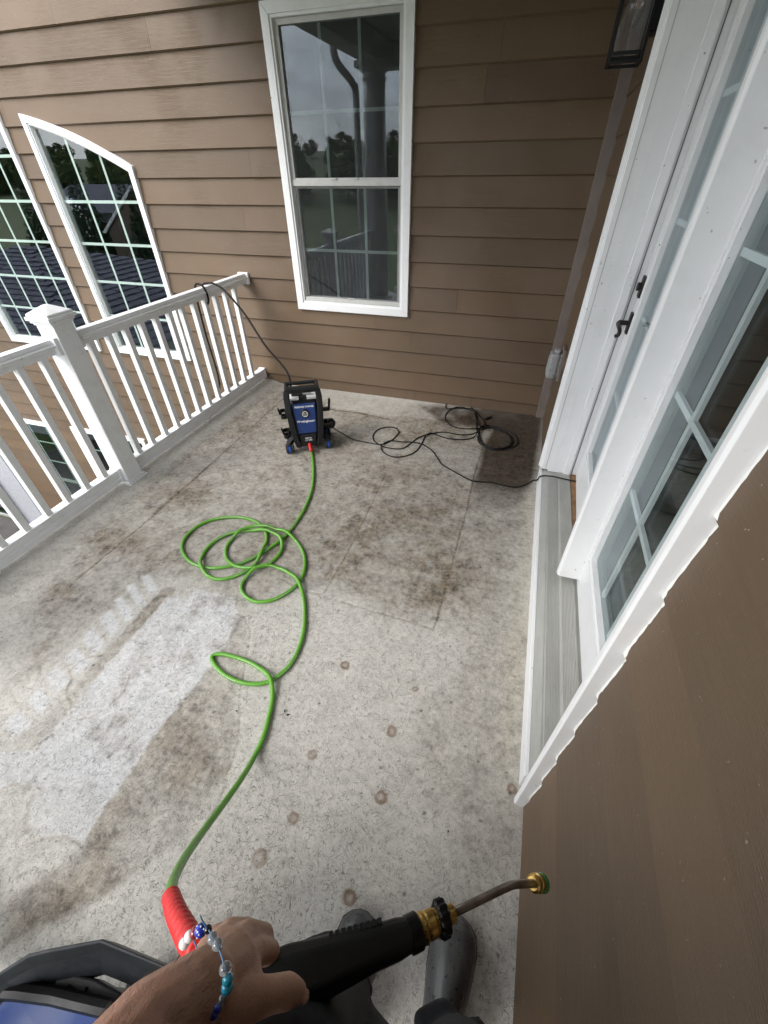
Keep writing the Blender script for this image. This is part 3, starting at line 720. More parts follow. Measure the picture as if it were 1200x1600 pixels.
# jambs
j = MB(); j.box(.022, .30, JY1, JY1 + .03, ZS, TOPZ); j.box(.115, .15, JY1 - .012, JY1 + .0, ZS, TOPZ); j.build('jamb', M_DOORW, wallR, bevel=.002)
j = MB(); j.box(.022, .30, JY0 - .03, JY0, ZS, TOPZ); j.build('jamb', M_DOORW, wallR, bevel=.002)
j = MB(); j.box(.022, .30, JY0, JY1, TOPZ - .06, TOPZ - .002); j.build('head_jamb', M_DOORW, wallR)
# sill board and ribbed threshold
MB().box(-.022, -.008, DY0 + .0595, DY1 - .002, .0, .086).build('sill_board', M_TRIM, wallR, bevel=.002)
th = MB(); th.box(-.0078, .30, JY0 - .02, JY1 + .02, .05, .0835)
for i in range(9):
    x = .034 + i * .0056; th.box(x, x + .0026, JY0, JY1, .083, .0862)
for i in range(10):
    x = .094 + i * .0056; th.box(x, x + .0026, JY0, JY1, .090, .0932)
th.box(-.0078, .0262, JY0, JY1, .083, .0858)
th.box(.088, .152, JY0 + .0005, JY1 - .0005, .083, .0905)
th.build('threshold', M_THR, wallR)
MB().box(.0, .35, JY0 - .02, JY1 + .02, -.02, .049).build('subsill', M_WOOD, wallR)
def door_leaf(y0, y1, hinge, ajar, label, stileW, glass_y, zb=.352, lite=.3455, rows=5):
    """leaf outer face at XD; y0<y1; rotated about hinge by ajar (radians, inward)"""
    e = MB(); zt = TOPZ - .063; z0 = .0945
    T = .044; g0, g1 = glass_y; gz1 = zb + lite * rows
    base = bpy.data.objects.new
    def loc(x, y, z): return (x, y, z)
    ca, sa = math.cos(ajar), math.sin(ajar)
    def tf(mb):
        nv = []
        for (x, y, z) in mb.v:
            dx, dy = x - XD, y - hinge
            nv.append((XD + dx * ca + dy * sa, hinge - dx * sa + dy * ca, z))
        mb.v = nv; return mb
    e.box(XD, XD + T, y0, g0, z0, zt); e.box(XD, XD + T, g1, y1, z0, zt); e.box(XD, XD + T, g0, g1, z0, zb); e.box(XD, XD + T, g0, g1, gz1, zt)
    leaf = tf(e).build('door_leaf', M_DOORW, wallR, bevel=.0015); leaf['label'] = label
    f = MB()
    for a, b, t0, t1 in ((.0, .012, .010, .0), (.012, .02, .014, .0), (.02, .0362, .008, .0)):
        o = [(g0 - .034 + a, zb - .034 + a), (g1 + .034 - a, zb - .034 + a), (g1 + .034 - a, gz1 + .034 - a), (g0 - .034 + a, gz1 + .034 - a)]
        w_ = b - a; i = [(o[0][0] + w_, o[0][1] + w_), (o[1][0] - w_, o[1][1] + w_), (o[2][0] - w_, o[2][1] - w_), (o[3][0] + w_, o[3][1] - w_)]
        for q in range(4):
            r_ = (q + 1) % 4; P = [o[q], o[r_], i[r_], i[q]]
            f.add([(x, p[0], p[1]) for x in (XD - t0, XD + .012) for p in P], [(0, 1, 2, 3), (7, 6, 5, 4), (0, 4, 5, 1), (1, 5, 6, 2), (2, 6, 7, 3), (3, 7, 4, 0)])
    tf(f).build('glass_frame', M_DOORW, leaf)
    tf(MB().box(XD + .010, XD + .013, g0 - .005, g1 + .005, zb - .005, gz1 + .005)).build('pane', M_GLASSD, leaf)
    tf(MB().box(XD + .030, XD + .033, g0 - .005, g1 + .005, zb - .005, gz1 + .005)).build('pane', M_GLASS2, leaf)
    sp_ = MB()
    for a, b, c, d in ((g0 - .006, g0 + .007, zb - .006, gz1 + .006), (g1 - .007, g1 + .006, zb - .006, gz1 + .006), (g0 + .0071, g1 - .0071, zb - .006, zb + .007), (g0 + .0071, g1 - .0071, gz1 - .007, gz1 + .006)): sp_.box(XD + .0135, XD + .0295, a, b, c, d)
    tf(sp_).build('spacer_bar', M_GREYP, leaf)
    nc = 3; cw = (g1 - g0) / nc
    for c in range(1, nc): tf(MB().box(XD + .016, XD + .027, g0 + cw * c - .010, g0 + cw * c + .010, zb, gz1)).build('grid_bar', M_MUNTD, leaf)
    for r_ in range(1, rows): tf(MB().box(XD + .0155, XD + .0275, g0, g1, zb + lite * r_ - .009, zb + lite * r_ + .009)).build('grid_bar', M_MUNTD, leaf)
    return leaf, tf
MIDY = 1.475
leafN, _ = door_leaf(JY0 + .004, MIDY - .004, MIDY, 0, 'near fixed door leaf with dark glass and grid bars', .12, (.80, 1.37), .318, .358)
leafF, tfF = door_leaf(MIDY + .004, JY1 - .005, MIDY, .030, 'far door leaf, slightly ajar, with the dark handle', .12, (1.625, 2.19))
# mullion cover strip between the leaves
mm = MB(); mm.prism([(-.034, .062), (-.034, .086), (-.028, .094), (-.010, .096), (-.004, .088), (.02, .086), (.03, .08), (.03, .0), (-.034, .0)], (XD + .008, MIDY, .118), (0, 1, 0), (-1, 0, 0), (0, 0, 1), TOPZ - .18)
mm.build('mullion', M_TRIM, wallR, bevel=.0015)
MB().box(XD + .0, XD + .08, MIDY - .0035, MIDY + .0035, .0955, TOPZ - .07).build('weather_strip_or_gap_shade', M_WINF, wallR)
# bare wood shows in the ajar gap
MB().box(.153, .30, MIDY + .01, JY1 - .004, .083, .0945).build('inner_sill', M_WOOD, wallR)
MB().box(XD - .0015, XD + .0015, JY1 - .0049, JY1 - .0002, .0955, TOPZ - .07).build('weather_strip_or_gap_shade', plain('gap_shade_grey', (.10, .10, .10), .7), wallR)  # dark strip painting in the shade of the gap between jamb and leaf
MB().box(.0, .004, JY1 - .0016, JY1 - .0001, .09, TOPZ - .07).build('gap_shade_line', M_WINF, wallR)  # thin grey strip drawn as the shadow line between trim and jamb
# lever handle and deadbolt on the far leaf
hy = JY1 - .05
hd = MB(); 
hd.box(XD - .010, XD + .002, hy - .022, hy + .022, .94, 1.03)
hd.tube([(XD - .006, hy, 0.985), (XD - .052, hy, 0.985)], .011, 12)
hd.tube(spline([(XD - .046, hy + .002, 0.985), (XD - .055, hy - .02, 0.987), (XD - .056, hy - .05, 0.985), (XD - .054, hy - .085, 0.983), (XD - .050, hy - .105, 0.974), (XD - .052, hy - .112, 0.958), (XD - .062, hy - .104, 0.952)], .006), [.0085] * 200 if False else .0085, 10)
tfF(hd).build('lever_handle', M_BRONZE, leafF, smooth=False, bevel=.0008)
db = MB(); db.box(XD - .010, XD + .002, hy - .024, hy + .024, 1.095, 1.18); db.tube([(XD - .008, hy, 1.138), (XD - .024, hy, 1.138)], .017, 16); tfF(db).build('deadbolt', M_BRONZE, leafF, bevel=.001)
for o_ in wallR.children:
    if o_.name.split('.')[0] in ('door_trim', 'jamb', 'head_jamb', 'sill_board', 'threshold', 'subsill', 'mullion'): o_.location.x -= .006
# torn caulk bead between near trim and boards
ck = MB(); zz = 0.0; ring = []
N_ = 260
for i in range(N_):
    z = .002 + (TOPZ - .01) * i / (N_ - 1); kz = (z - Z0) / EXPO; fr = kz - math.floor(kz)
    d = .010 * (1 - fr)                                     # how proud the board is here
    wdt = .0035 + .004 * (vnoise(np.array([z]), np.array([.3]), 30, 3, 41)[0]) + .006 * (fr < .08)
    jag = .0035 * (vnoise(np.array([z]), np.array([.9]), 90, 2, 43)[0] - .3)
    ring.append([(-d - .0022 - jag * .7, DY0 - .0002, z), (-d - .0012, DY0 - wdt * .8 - max(0, jag), z), (-d + .004, DY0 - wdt * .8, z), (-d + .002, DY0 + .001, z)])
ck.loft(ring); ck.build('caulk_bead', M_CAULK, wallR)
# room behind the door
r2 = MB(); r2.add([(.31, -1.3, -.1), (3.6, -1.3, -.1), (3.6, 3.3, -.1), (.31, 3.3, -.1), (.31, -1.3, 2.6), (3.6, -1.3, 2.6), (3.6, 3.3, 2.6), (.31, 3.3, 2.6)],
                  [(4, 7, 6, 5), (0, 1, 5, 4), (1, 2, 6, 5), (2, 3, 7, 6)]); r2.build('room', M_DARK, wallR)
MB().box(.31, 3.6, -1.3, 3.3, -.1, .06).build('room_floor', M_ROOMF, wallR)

# ------------------------------------------------------------------ balcony roof, beam, columns
roof = thing('balcony_roof', 'covered balcony roof with white beam and gutter, seen mirrored in the tall window', 'roof', (-1, 1.3, 2.6))
MROOFW = white_mat('painted_soffit', (.62, .62, .60), .15)
rl = lambda mb: [setattr(mb, 'v', [(x + 1, y - 1.3, z - 2.6) for x, y, z in mb.v]), mb][1]
rl(MB().box(-2.42, .40, -.62, DW - .02, 2.72, 2.76)).build('ceiling', plain('porch_ceiling', (.50, .49, .46), .7), roof)
rl(MB().box(-2.34, -2.12, -.50, DW - .02, 2.50, 2.718)).build('beam', MROOFW, roof, bevel=.004)
rl(MB().box(-2.119, .28, -.50, -.30, 2.50, 2.718)).build('beam', MROOFW, roof, bevel=.004)
gp = [(0, 0), (.0, .11), (-.012, .11), (-.012, .012), (-.085, .012), (-.10, .10), (-.115, .11), (-.115, .085), (-.092, .0)]
rl(MB().prism(gp, (-2.43, -.62, 2.64), (1, 0, 0), (0, 0, 1), (0, 1, 0), 3.9)).build('gutter', MROOFW, roof)
rl(MB().box(-2.43, -2.3405, -.62, DW - .02, 2.60, 2.72)).build('fascia', MROOFW, roof)
rl(MB().tube(spline([(-2.49, .62, 2.66), (-2.49, .60, 2.52), (-2.47, .54, 2.44), (-2.42, .38, 2.36), (-2.39, .30, 2.30), (-2.38, .27, 2.2), (-2.38, .27, 1.2), (-2.38, .27, -2.9)], .05), .038, 12)).build('downspout', MROOFW, roof, smooth=True)
rl(MB().box(-2.6, .9, -.9, DW + .2, 2.765, 2.83)).build('roof_deck', plain('roof_shingle_deck', (.04, .042, .05), .8), roof)
for i, (cx, cy, lab) in enumerate(((-2.2, .12, 'round white porch column at the outer corner, seen only mirrored in the window'), )):
    c = thing('porch_column', lab, 'column', (cx, cy, 0))
    m = MB(); lathe(m, (0, 0, .10), (0, 0, 1), [(0, .15), (.8, .148), (1.6, .138), (2.30, .125)], 28); m.build('shaft', MROOFW, c, smooth=True)
    m = MB(); m.box(-.17, .17, -.17, .17, 0.02, .07); lathe(m, (0, 0, .07), (0, 0, 1), [(0, .168), (.015, .175), (.03, .168), (.031, .15)], 28); m.build('base', MROOFW, c)
    m = MB(); lathe(m, (0, 0, 2.34), (0, 0, 1), [(0, .128), (.02, .142), (.035, .142), (.036, .13), (.07, .13), (.085, .16), (.10, .17)], 28); m.box(-.18, .18, -.18, .18, 2.442, 2.498); m.build('capital', MROOFW, c)

# ------------------------------------------------------------------ white railings
def rail_profile(w, h):     # moulded hand rail, centred, v up
    return [(-w * .30, 0), (w * .30, 0), (w * .30, h * .38), (w * .5, h * .48), (w * .5, h * .62), (w * .40, h * .72), (w * .40, h * .80), (w * .30, h), (-w * .30, h), (-w * .40, h * .80), (-w * .40, h * .72), (-w * .5, h * .62), (-w * .5, h * .48), (-w * .30, h * .38)]
def low_profile(w, h): return [(-w / 2, 0), (w / 2, 0), (w / 2, h * .30), (w * .42, h * .36), (w * .42, h * .5), (w / 2, h * .58), (w / 2, h), (-w / 2, h), (-w / 2, h * .58), (-w * .42, h * .5), (-w * .42, h * .36), (-w / 2, h * .30)]
XRL = -2.262
def railing(label, segs, posts, foot, loc, along='y', cross=XRL, nb=None):
    t = thing('balcony_railing', label, 'railing', loc)
    A = Vector((0, 1, 0)) if along == 'y' else Vector((1, 0, 0)); Cx = Vector((1, 0, 0)) if along == 'y' else Vector((0, 1, 0)); Zv = Vector((0, 0, 1)); L0 = Vector(loc)
    def P(a, c, z): return (Cx * (cross + c) + A * a + Zv * z) - L0
    def bx(mb, a0, a1, c0, c1, z0, z1): 
        p = P(a0, c0, z0); q = P(a1, c1, z1); mb.box(min(p.x, q.x), max(p.x, q.x), min(p.y, q.y), max(p.y, q.y), z0, z1); return mb
    for a0, a1, bal in segs:
        MB().prism(rail_profile(.082, .072), P(a0, 0, .842), Cx, Zv, A, a1 - a0).build('top_rail', M_VINYL, t, bevel=.0015)
        MB().prism(low_profile(.056, .082), P(a0, 0, .050), Cx, Zv, A, a1 - a0).build('bottom_rail', M_VINYL, t, bevel=.0015)
        for b in bal: bx(MB(), b - .017, b + .017, -.017, .017, .128, .846).build('baluster', M_VINYL, t, bevel=.0015)
        for a in (a0, a1):
            s_ = 1 if a == a0 else -1
            for w_, h_, zb in ((.092, .084, .836), (.064, .092, .046)):
                bx(MB(), a, a + s_ * .022, -w_ / 2, w_ / 2, zb, zb + h_).build('rail_bracket', M_VINYL, t, bevel=.003)
    for b in foot: bx(MB(), b - .018, b + .018, -.018, .018, .0, .051).build('foot_block', M_VINYL, t, bevel=.002)
    for b in posts:
        p = bx(MB(), b - .056, b + .056, -.056, .056, .0, 1.0).build('post', M_VINYL, t, bevel=.003)
        c = MB()
        for w_, z0, z1 in ((.062, .972, .982), (.069, .982, .992), (.079, .995, 1.012), (.071, 1.012, 1.0235), (.064, .992, .9955)):
            bx(c, b - w_, b + w_, -w_, w_, z0, z1)
        q = P(b, 0, 0); w_ = .070
        c.add([(q.x - w_, q.y - w_, 1.0245), (q.x + w_, q.y - w_, 1.0245), (q.x + w_, q.y + w_, 1.0245), (q.x - w_, q.y + w_, 1.0245), (q.x - .012, q.y - .012, 1.056), (q.x + .012, q.y - .012, 1.056), (q.x + .012, q.y + .012, 1.056), (q.x - .012, q.y + .012, 1.056)],
              [(0, 1, 5, 4), (1, 2, 6, 5), (2, 3, 7, 6), (3, 0, 4, 7), (4, 5, 6, 7), (3, 2, 1, 0)])
        c.build('post_cap', M_VINYL, p, bevel=.002)
        s_ = MB(); bx(s_, b - .078, b + .078, -.078, .078, .012, .030); bx(s_, b - .066, b + .066, -.066, .066, .030, .045); s_.build('base_trim', M_VINYL, p, bevel=.003)
    return t
PY = 1.60
b1 = [PY + .056 + .083 + i * .1262 for i in range(13)]
b2 = [PY - .056 - .092 - i * .1262 for i in range(9)]
railing('white vinyl balcony railing with a capped square post along the left edge', [(PY + .056, DW - .014, [b for b in b1 if b < DW - .08]), (.29, PY - .056, [b for b in b2 if b > .34])], [PY], [2.43, .72], (XRL, PY, 0))
railing('white vinyl front railing, one foot of it in the bottom left corner', [(-2.05, .25, [-1.99 + .1262 * i for i in range(18)])], [], [-.90], (-.9, -.262, 0), 'x', -.262)

# ------------------------------------------------------------------ lower left: house corner, downspout, porch column below
t = thing('corner_post', 'wide pale corner post below, behind the leftmost balusters', 'post', (-7.5, DW, -3.3))
M_POSTG = plain('weathered_pale_post', (.36, .36, .385), .6)
MB().box(-.45, .44, -.06, .2, 0, 2.7).build('post', M_POSTG, t, bevel=.01)
MB().prism([(-.05, 0), (.05, 0), (.05, .07), (-.05, .07)], (-.12, -.135, 0), (1, 0, 0), (0, 1, 0), (0, 0, 1), 2.6).build('downspout', M_POSTG, t, bevel=.008)
t = thing('garden_door', 'dark lower-storey glass door at the left edge, past the pale corner post', 'door', (-8.6, DW + .1, -3.3))
MB().box(-.6, .6, 0, .04, 0, 2.4).build('door_panel', M_DARK, t)
frame_rect(MB(), -.62, .62, 0, 2.42, .06, -.03, .02).build('door_frame', M_WINF, t)
for i in range(4): MB().box(-.55, .55, -.012, -.002, .3 + i * .5, .33 + i * .5).build('grid_bar', M_WINF, t)
MB().box(-.55, .55, -.02, -.016, .07, 2.35).build('pane', M_GLASS, t)
MB().box(-12, -7.95, 0, .2, 0, 6).build('clapboard_return', M_SIDE, None)
bpy.data.objects['clapboard_return'].location = (0, DW + .25, -3.3)
tag(bpy.data.objects['clapboard_return'], 'set-back brown house wall beyond the pale corner post', 'wall'); bpy.data.objects['clapboard_return'].name = 'set_back_wall'

pt = MB().box(-9.6, -6.2, .6, DW - .02, -3.29, -3.2).build('patio', plain('dark_wet_pavers', (.045, .038, .032), .6, var=.35, nscale=4), None); pt['kind'] = 'structure'
# ------------------------------------------------------------------ ground and what the windows mirror
def grass_mat():
    m = N('lawn_grass'); g = m.n('NewGeometry'); P = m.n('Mapping'); m.l(g.outputs['Position'], P.inputs[0])
    a = m.noise(P.outputs[0], .25, 6, .6); b = m.noise(P.outputs[0], 14, 5, .7)
    k = m.mix(a, (.045, .075, .018), (.10, .115, .035)); k = m.mix(m.ramp(b, [(.35, 0.), (.7, 1.)]), k, (.03, .05, .012))
    m.set(Base_Color=k, Roughness=.9); m.bump(b, .6, .05); return m.m
gx = np.linspace(-1, 1, 61); GX = np.sign(gx) * np.abs(gx) ** 2 * 400
V = []; 
for x in GX:
    for y in GX:
        z = -3.3
        if y < -35: z += min(9.5, (-(y + 35)) * .085)          # ground climbs to the far field and wood
        V.append((x, y, z + .4 * math.sin(x * .05) * (y < -20)))
n_ = len(GX); Fq = [(i * n_ + j, (i + 1) * n_ + j, (i + 1) * n_ + j + 1, i * n_ + j + 1) for i in range(n_ - 1) for j in range(n_ - 1)]
gmb = MB().add(V, Fq); go = gmb.build('lawn', grass_mat(), None, smooth=True); go['kind'] = 'structure'

def leaf_mat(name, c0, c1):
    m = N(name); oi = m.n('ObjectInfo'); g = m.n('NewGeometry'); P = m.n('Mapping'); m.l(g.outputs['Position'], P.inputs[0])
    a = m.noise(P.outputs[0], .9, 5, .7); k = m.mix(m.ramp(a, [(.3, 0.), (.7, 1.)]), c0, c1)
    m.set(Base_Color=k, Roughness=.8, Specular_IOR_Level=.2); return m.m
LM = [leaf_mat('dark_foliage', (.035, .06, .02), (.085, .12, .04)), leaf_mat('mid_foliage', (.055, .085, .028), (.12, .15, .05)), leaf_mat('conifer_foliage', (.022, .04, .02), (.05, .08, .035))]
M_BARK = plain('bark', (.06, .045, .033), .9, var=.3)
def crown_mesh(kind, n=2600):
    vs = []; fs = []
    r_ = np.random.default_rng(11 + kind)
    for i in range(n):
        if kind == 2:
            h = r_.random() ** 1.2; rad = (1 - h) * .30 * (.5 + .5 * r_.random()) + .01; an = r_.random() * 6.283; c = np.array([rad * math.cos(an), rad * math.sin(an), .08 + .92 * h]); s = .026 * (1.15 - h)
        else:
            lob = r_.integers(0, 7); la = lob * .9; lc = np.array([.20 * math.cos(la), .20 * math.sin(la), .26 + .15 * (lob % 4)]); d = r_.normal(size=3); d /= np.linalg.norm(d); c = lc + d * np.array([.2, .2, .2]) * r_.random() ** .35 * (.8 + .3 * (lob % 3) / 2); s = .026
        a = r_.normal(size=3); a /= np.linalg.norm(a); b = np.cross(a, r_.normal(size=3)); b /= np.linalg.norm(b); s *= .7 + .7 * r_.random()
        q = len(vs); vs += [c + a * s, c + b * s * .7, c - a * s, c - b * s * .7]; fs.append((q, q + 1, q + 2, q + 3))
    me = bpy.data.meshes.new('crown'); me.from_pydata([tuple(v) for v in vs], [], fs); return me
CM = [crown_mesh(0), crown_mesh(1, 2600), crown_mesh(2, 2200)]
for m_, l_ in zip(CM, LM): m_.materials.append(l_)
tk = MB(); tk.tube([(0, 0, 0), (.01, 0, .3), (0, .01, .62)], [.022, .016, .006], 7)
for an in (0, 2.1, 4.2): tk.tube([(0, 0, .28), (.09 * math.cos(an), .09 * math.sin(an), .42), (.16 * math.cos(an), .16 * math.sin(an), .55)], [.010, .007, .003], 5)
tko = tk.build('trunk', M_BARK, None); TM = tko.data; bpy.data.objects.remove(tko)
def gz(x, y): return -3.3 + (min(9.5, (-(y + 35)) * .085) if y < -35 else 0)
TREES = []
tree_spec = []
for i in range(52):          # wood behind the lawn
    x = -94 + i * 2.4 + rng.uniform(-1.2, 1.2); y = -52 - rng.uniform(0, 10) - 5 * (i % 2); tree_spec.append((x, y, rng.uniform(5.0, 6.8), int(rng.integers(0, 2)), 0))
for i in range(44):          # far ridge
    x = -185 + i * 4.6; y = -118 - rng.uniform(0, 8); tree_spec.append((x, y, rng.uniform(4, 6), int(rng.integers(0, 2)), 1))
for (x, y, h) in ((-29.2, -19.5, 5.6), (-26.5, -20.5, 5.0), (-24.0, -19.4, 6.2), (-21.8, -18.2, 5.2), (-31.5, -17.8, 5.0), (-27.2, -15.5, 3.9)): tree_spec.append((x, y, h, 2, 2))
LAB = ['leafy tree in the dark wood mirrored in the windows', 'distant tree on the ridge mirrored in the windows', 'narrow dark conifer by the grey neighbour house, mirrored in the arched window']
GRP = ['trees of the wood behind the lawn', 'trees on the far ridge', 'conifers beside the neighbour house']
for (x, y, h, k, g_) in tree_spec:
    t = thing('conifer_tree' if k == 2 else 'leafy_tree', LAB[g_], 'tree', (x, y, gz(x, y)), GRP[g_])
    s = bpy.data.objects.new('crown', CM[k]); link(s, t); s.scale = (h * (1.25 if k < 2 else .9), h * (1.25 if k < 2 else .9), h); s.rotation_euler.z = rng.uniform(0, 6)
    s = bpy.data.objects.new('trunk', TM); link(s, t); s.scale = (h, h, h)

def shingle_mat():
    m = N('dark_roof_shingle'); g = m.n('NewGeometry'); P = m.n('Mapping'); m.l(g.outputs['Position'], P.inputs[0])
    a = m.noise(P.outputs[0], 3, 5, .7); b = m.noise(P.outputs[0], 40, 3)
    k = m.mix(m.ramp(a, [(.35, 0.), (.65, 1.)]), (.030, .034, .055), (.062, .068, .10)); m.set(Base_Color=k, Roughness=.85); m.bump(b, .5, .01); return m.m
M_SHIN = shingle_mat()
M_WALLG = plain('pale_grey_siding', (.42, .44, .46), .7); M_WALLB = plain('tan_siding', (.14, .105, .075), .7)
def hip(mb, x0, x1, y0, y1, ze, zr, ins):
    yc = (y0 + y1) / 2
    mb.add([(x0, y0, ze), (x1, y0, ze), (x1, y1, ze), (x0, y1, ze), (x0 + ins, yc, zr), (x1 - ins, yc, zr)], [(0, 1, 5, 4), (1, 2, 5), (2, 3, 4, 5), (3, 0, 4), (3, 2, 1, 0)]); return mb
# garage roof close by, in shingle courses
gar = thing('garage', 'low garage with a dark shingled hip roof, mirrored in the arched window', 'garage', (-13.5, -3.4, -3.3))
gl = lambda mb: [setattr(mb, 'v', [(x + 13.5, y + 3.4, z + 3.3) for x, y, z in mb.v]), mb][1]
gl(hip(MB(), -20, -7.6, -7.9, 1.1, -1.38, -.02, 6.0)).build('roof', M_SHIN, gar)
nrow = 22
for r_ in range(nrow):
    f0 = r_ / nrow; f1 = (r_ + 1) / nrow
    y_a, y_b = 1.1 - 4.5 * f0, 1.1 - 4.5 * f1; za, zb_ = -1.38 + 1.36 * f0 + .03, -1.38 + 1.36 * f1 + .012
    xa0, xa1 = -20 + 6 * f0, -7.6 - 6 * f0; xb0, xb1 = -20 + 6 * f1, -7.6 - 6 * f1
    m = MB(); xx = xa0
    while xx < xa1 - .3:
        w_ = rng.uniform(.25, .45); m.add([(xx, y_a, za - .02), (xx + w_ - .02, y_a, za - .02), (xx + w_ - .02, y_a, za + rng.uniform(0, .012)), (xx, y_a, za + rng.uniform(0, .012)), (xx + w_ - .02, y_b, zb_), (xx, y_b, zb_)], [(0, 1, 2, 3), (3, 2, 4, 5)]); xx += w_
    gl(m).build('shingle_course', M_SHIN, gar)
for r_ in range(nrow):
    f0 = r_ / nrow; f1 = (r_ + 1) / nrow
    x_a, x_b = -7.6 - 6 * f0, -7.6 - 6 * f1; za, zb_ = -1.38 + 1.36 * f0 + .03, -1.38 + 1.36 * f1 + .012
    ya0, ya1 = -7.9 + 4.5 * f0, 1.1 - 4.5 * f0
    m = MB(); yy = ya0
    while yy < ya1 - .3:
        w_ = rng.uniform(.25, .45); t1, t2 = rng.uniform(0, .02), rng.uniform(0, .02)
        m.add([(x_a, yy, za - .05), (x_a, yy + w_ - .02, za - .05), (x_a, yy + w_ - .02, za + t1), (x_a, yy, za + t2), (x_b, yy + w_ - .02, zb_), (x_b, yy, zb_)], [(0, 1, 2, 3), (3, 2, 4, 5)]); yy += w_
    gl(m).build('shingle_course', M_SHIN, gar)
gl(MB().box(-19.6, -8, -7.5, .7, -3.3, -1.38)).build('wall', M_WALLG, gar)
# neighbour houses on the slope
hs = thing('house', 'pale grey neighbour house with dark roof and white gable, mirrored in the arched window', 'house', (-31, -26, -3.3))
hl = lambda mb: [setattr(mb, 'v', [(x + 31, y + 26, z + 3.3) for x, y, z in mb.v]), mb][1]
hl(MB().box(-36, -26.5, -30, -22.5, -3.3, -.6)).build('wall', M_WALLG, hs)
hl(MB().prism([(-1, 0), (8.5, 0), (3.75, 1.5)], (-37.0, -30, -.6), (0, 1, 0), (0, 0, 1), (1, 0, 0), 11)).build('roof', M_SHIN, hs)
hl(MB().prism([(0, -2.2), (4.2, -2.2), (4.2, 0), (2.1, 1.35), (0, 0)], (-35.6, -22.5, -1.1), (1, 0, 0), (0, 0, 1), (0, 1, 0), 1.0)).build('gable', plain('white_gable', (.62, .66, .70), .6), hs)
m = MB(); m.prism([(0, 0), (2.25, 1.45), (2.25, 1.6), (-.2, .06)], (-35.7, -21.45, -1.1), (1, 0, 0), (0, 0, 1), (0, -1, 0), .1); m.prism([(4.4, 0), (2.15, 1.45), (2.15, 1.6), (4.6, .06)], (-35.7, -21.45, -1.1), (1, 0, 0), (0, 0, 1), (0, -1, 0), .1); hl(m).build('gable_trim', M_TRIM, hs)
for x in (-34.4, -32.8, -30.4, -28.6):
    w_ = hl(MB().box(x, x + .7, -22.44 if x > -32 else -21.49, -22.4 if x > -32 else -21.45, -2.4, -1.3)).build('window', M_DARK, hs)
hb = thing('house', 'tan neighbour house with white-edged gable beyond the garage, mirrored in the arched window', 'house', (-24, -20, -3.3))
hl2 = lambda mb: [setattr(mb, 'v', [(x + 24, y + 20, z + 3.3) for x, y, z in mb.v]), mb][1]
hl2(MB().prism([(0, -2.5), (6, -2.5), (6, -.6), (3, 1.6), (0, -.6)], (-27.2, -19, -.8), (1, 0, 0), (0, 0, 1), (0, -1, 0), 7)).build('wall', M_WALLB, hb)
m = MB(); m.prism([(-.3, -.72), (3.0, 1.62), (3.0, 1.82), (-.5, -.66)], (-27.2, -18.9, -.8), (1, 0, 0), (0, 0, 1), (0, -1, 0), .14); m.prism([(6.3, -.72), (3.0, 1.62), (3.0, 1.82), (6.5, -.66)], (-27.2, -18.9, -.8), (1, 0, 0), (0, 0, 1), (0, -1, 0), .14); hl2(m).build('gable_trim', M_TRIM, hb)
m = MB(); m.prism([(-.4, -.70), (3.0, 1.83), (3.0, 1.95), (-.6, -.62)], (-27.2, -19.05, -.8), (1, 0, 0), (0, 0, 1), (0, -1, 0), 7.1); m.prism([(6.4, -.70), (3.0, 1.83), (3.0, 1.95), (6.6, -.62)], (-27.2, -19.05, -.8), (1, 0, 0), (0, 0, 1), (0, -1, 0), 7.1); hl2(m).build('roof', M_SHIN, hb)

# ------------------------------------------------------------------ lantern and outlet on the door wall
lan = thing('wall_lantern', 'black box lantern with clear panes and a filament bulb, high on the right wall', 'lantern', (.19, 2.62, 1.865))
lx0, lx1, ly0, ly1, lz0, lz1 = -.072, .055, -.062, .062, 0.0, .34
m = MB()
for x in (lx0, lx1 - .012):
    for y in (ly0, ly1 - .012): m.box(x, x + .012, y, y + .012, lz0, lz1)
for z in (lz0, lz0 + .024, lz1 - .012):
    m.box(lx0 + .012, lx1 - .012, ly0, ly0 + .012, z, z + .010); m.box(lx0 + .012, lx1 - .012, ly1 - .012, ly1, z, z + .010)
    m.box(lx0, lx0 + .012, ly0 + .012, ly1 - .012, z, z + .010); m.box(lx1 - .012, lx1, ly0 + .012, ly1 - .012, z, z + .010)
m.build('frame', M_BLACKM, lan, bevel=.001)
for a, b, c, d in ((lx0 + .012, lx1 - .012, ly0 + .004, ly0 + .006), (lx0 + .012, lx1 - .012, ly1 - .006, ly1 - .004)): MB().box(a, b, c, d, lz0 + .034, lz1 - .012).build('glass_pane', M_GLASSL, lan)
for a, b in ((lx0 + .004, lx0 + .006), (lx1 - .006, lx1 - .004)): MB().box(a, b, ly0 + .012, ly1 - .012, lz0 + .034, lz1 - .012).build('glass_pane', M_GLASSL, lan)
MB().box(lx0 - .01, lx1 + .01, ly0 - .01, ly1 + .01, lz1, lz1 + .02).build('cap', M_BLACKM, lan, bevel=.003)
m = MB(); m.box(lx1 + .0, .094, -.05, .05, .08, .30); m.build('wall_plate', M_BLACKM, lan, bevel=.003)
m = MB(); lathe(m, (-.008, 0, .26), (0, 0, -1), [(0, .012), (.02, .014), (.04, .014), (.06, .022), (.09, .030), (.12, .029), (.15, .018), (.162, .004)], 18); b_ = m.build('bulb', M_GLASSL, lan, smooth=True)
m = MB()
for dx in (-.008, -.003, .003, .008): m.tube([(-.008 + dx, 0, .225), (-.008 + dx * 1.3, .004, .15)], .0008, 5)
m.build('filament', plain('amber_filament', (.75, .40, .12), .4), b_)
MB().tube([(-.008, 0, .255), (-.008, 0, .34)], .014, 14).build('socket', M_GREYP, lan, smooth=False)

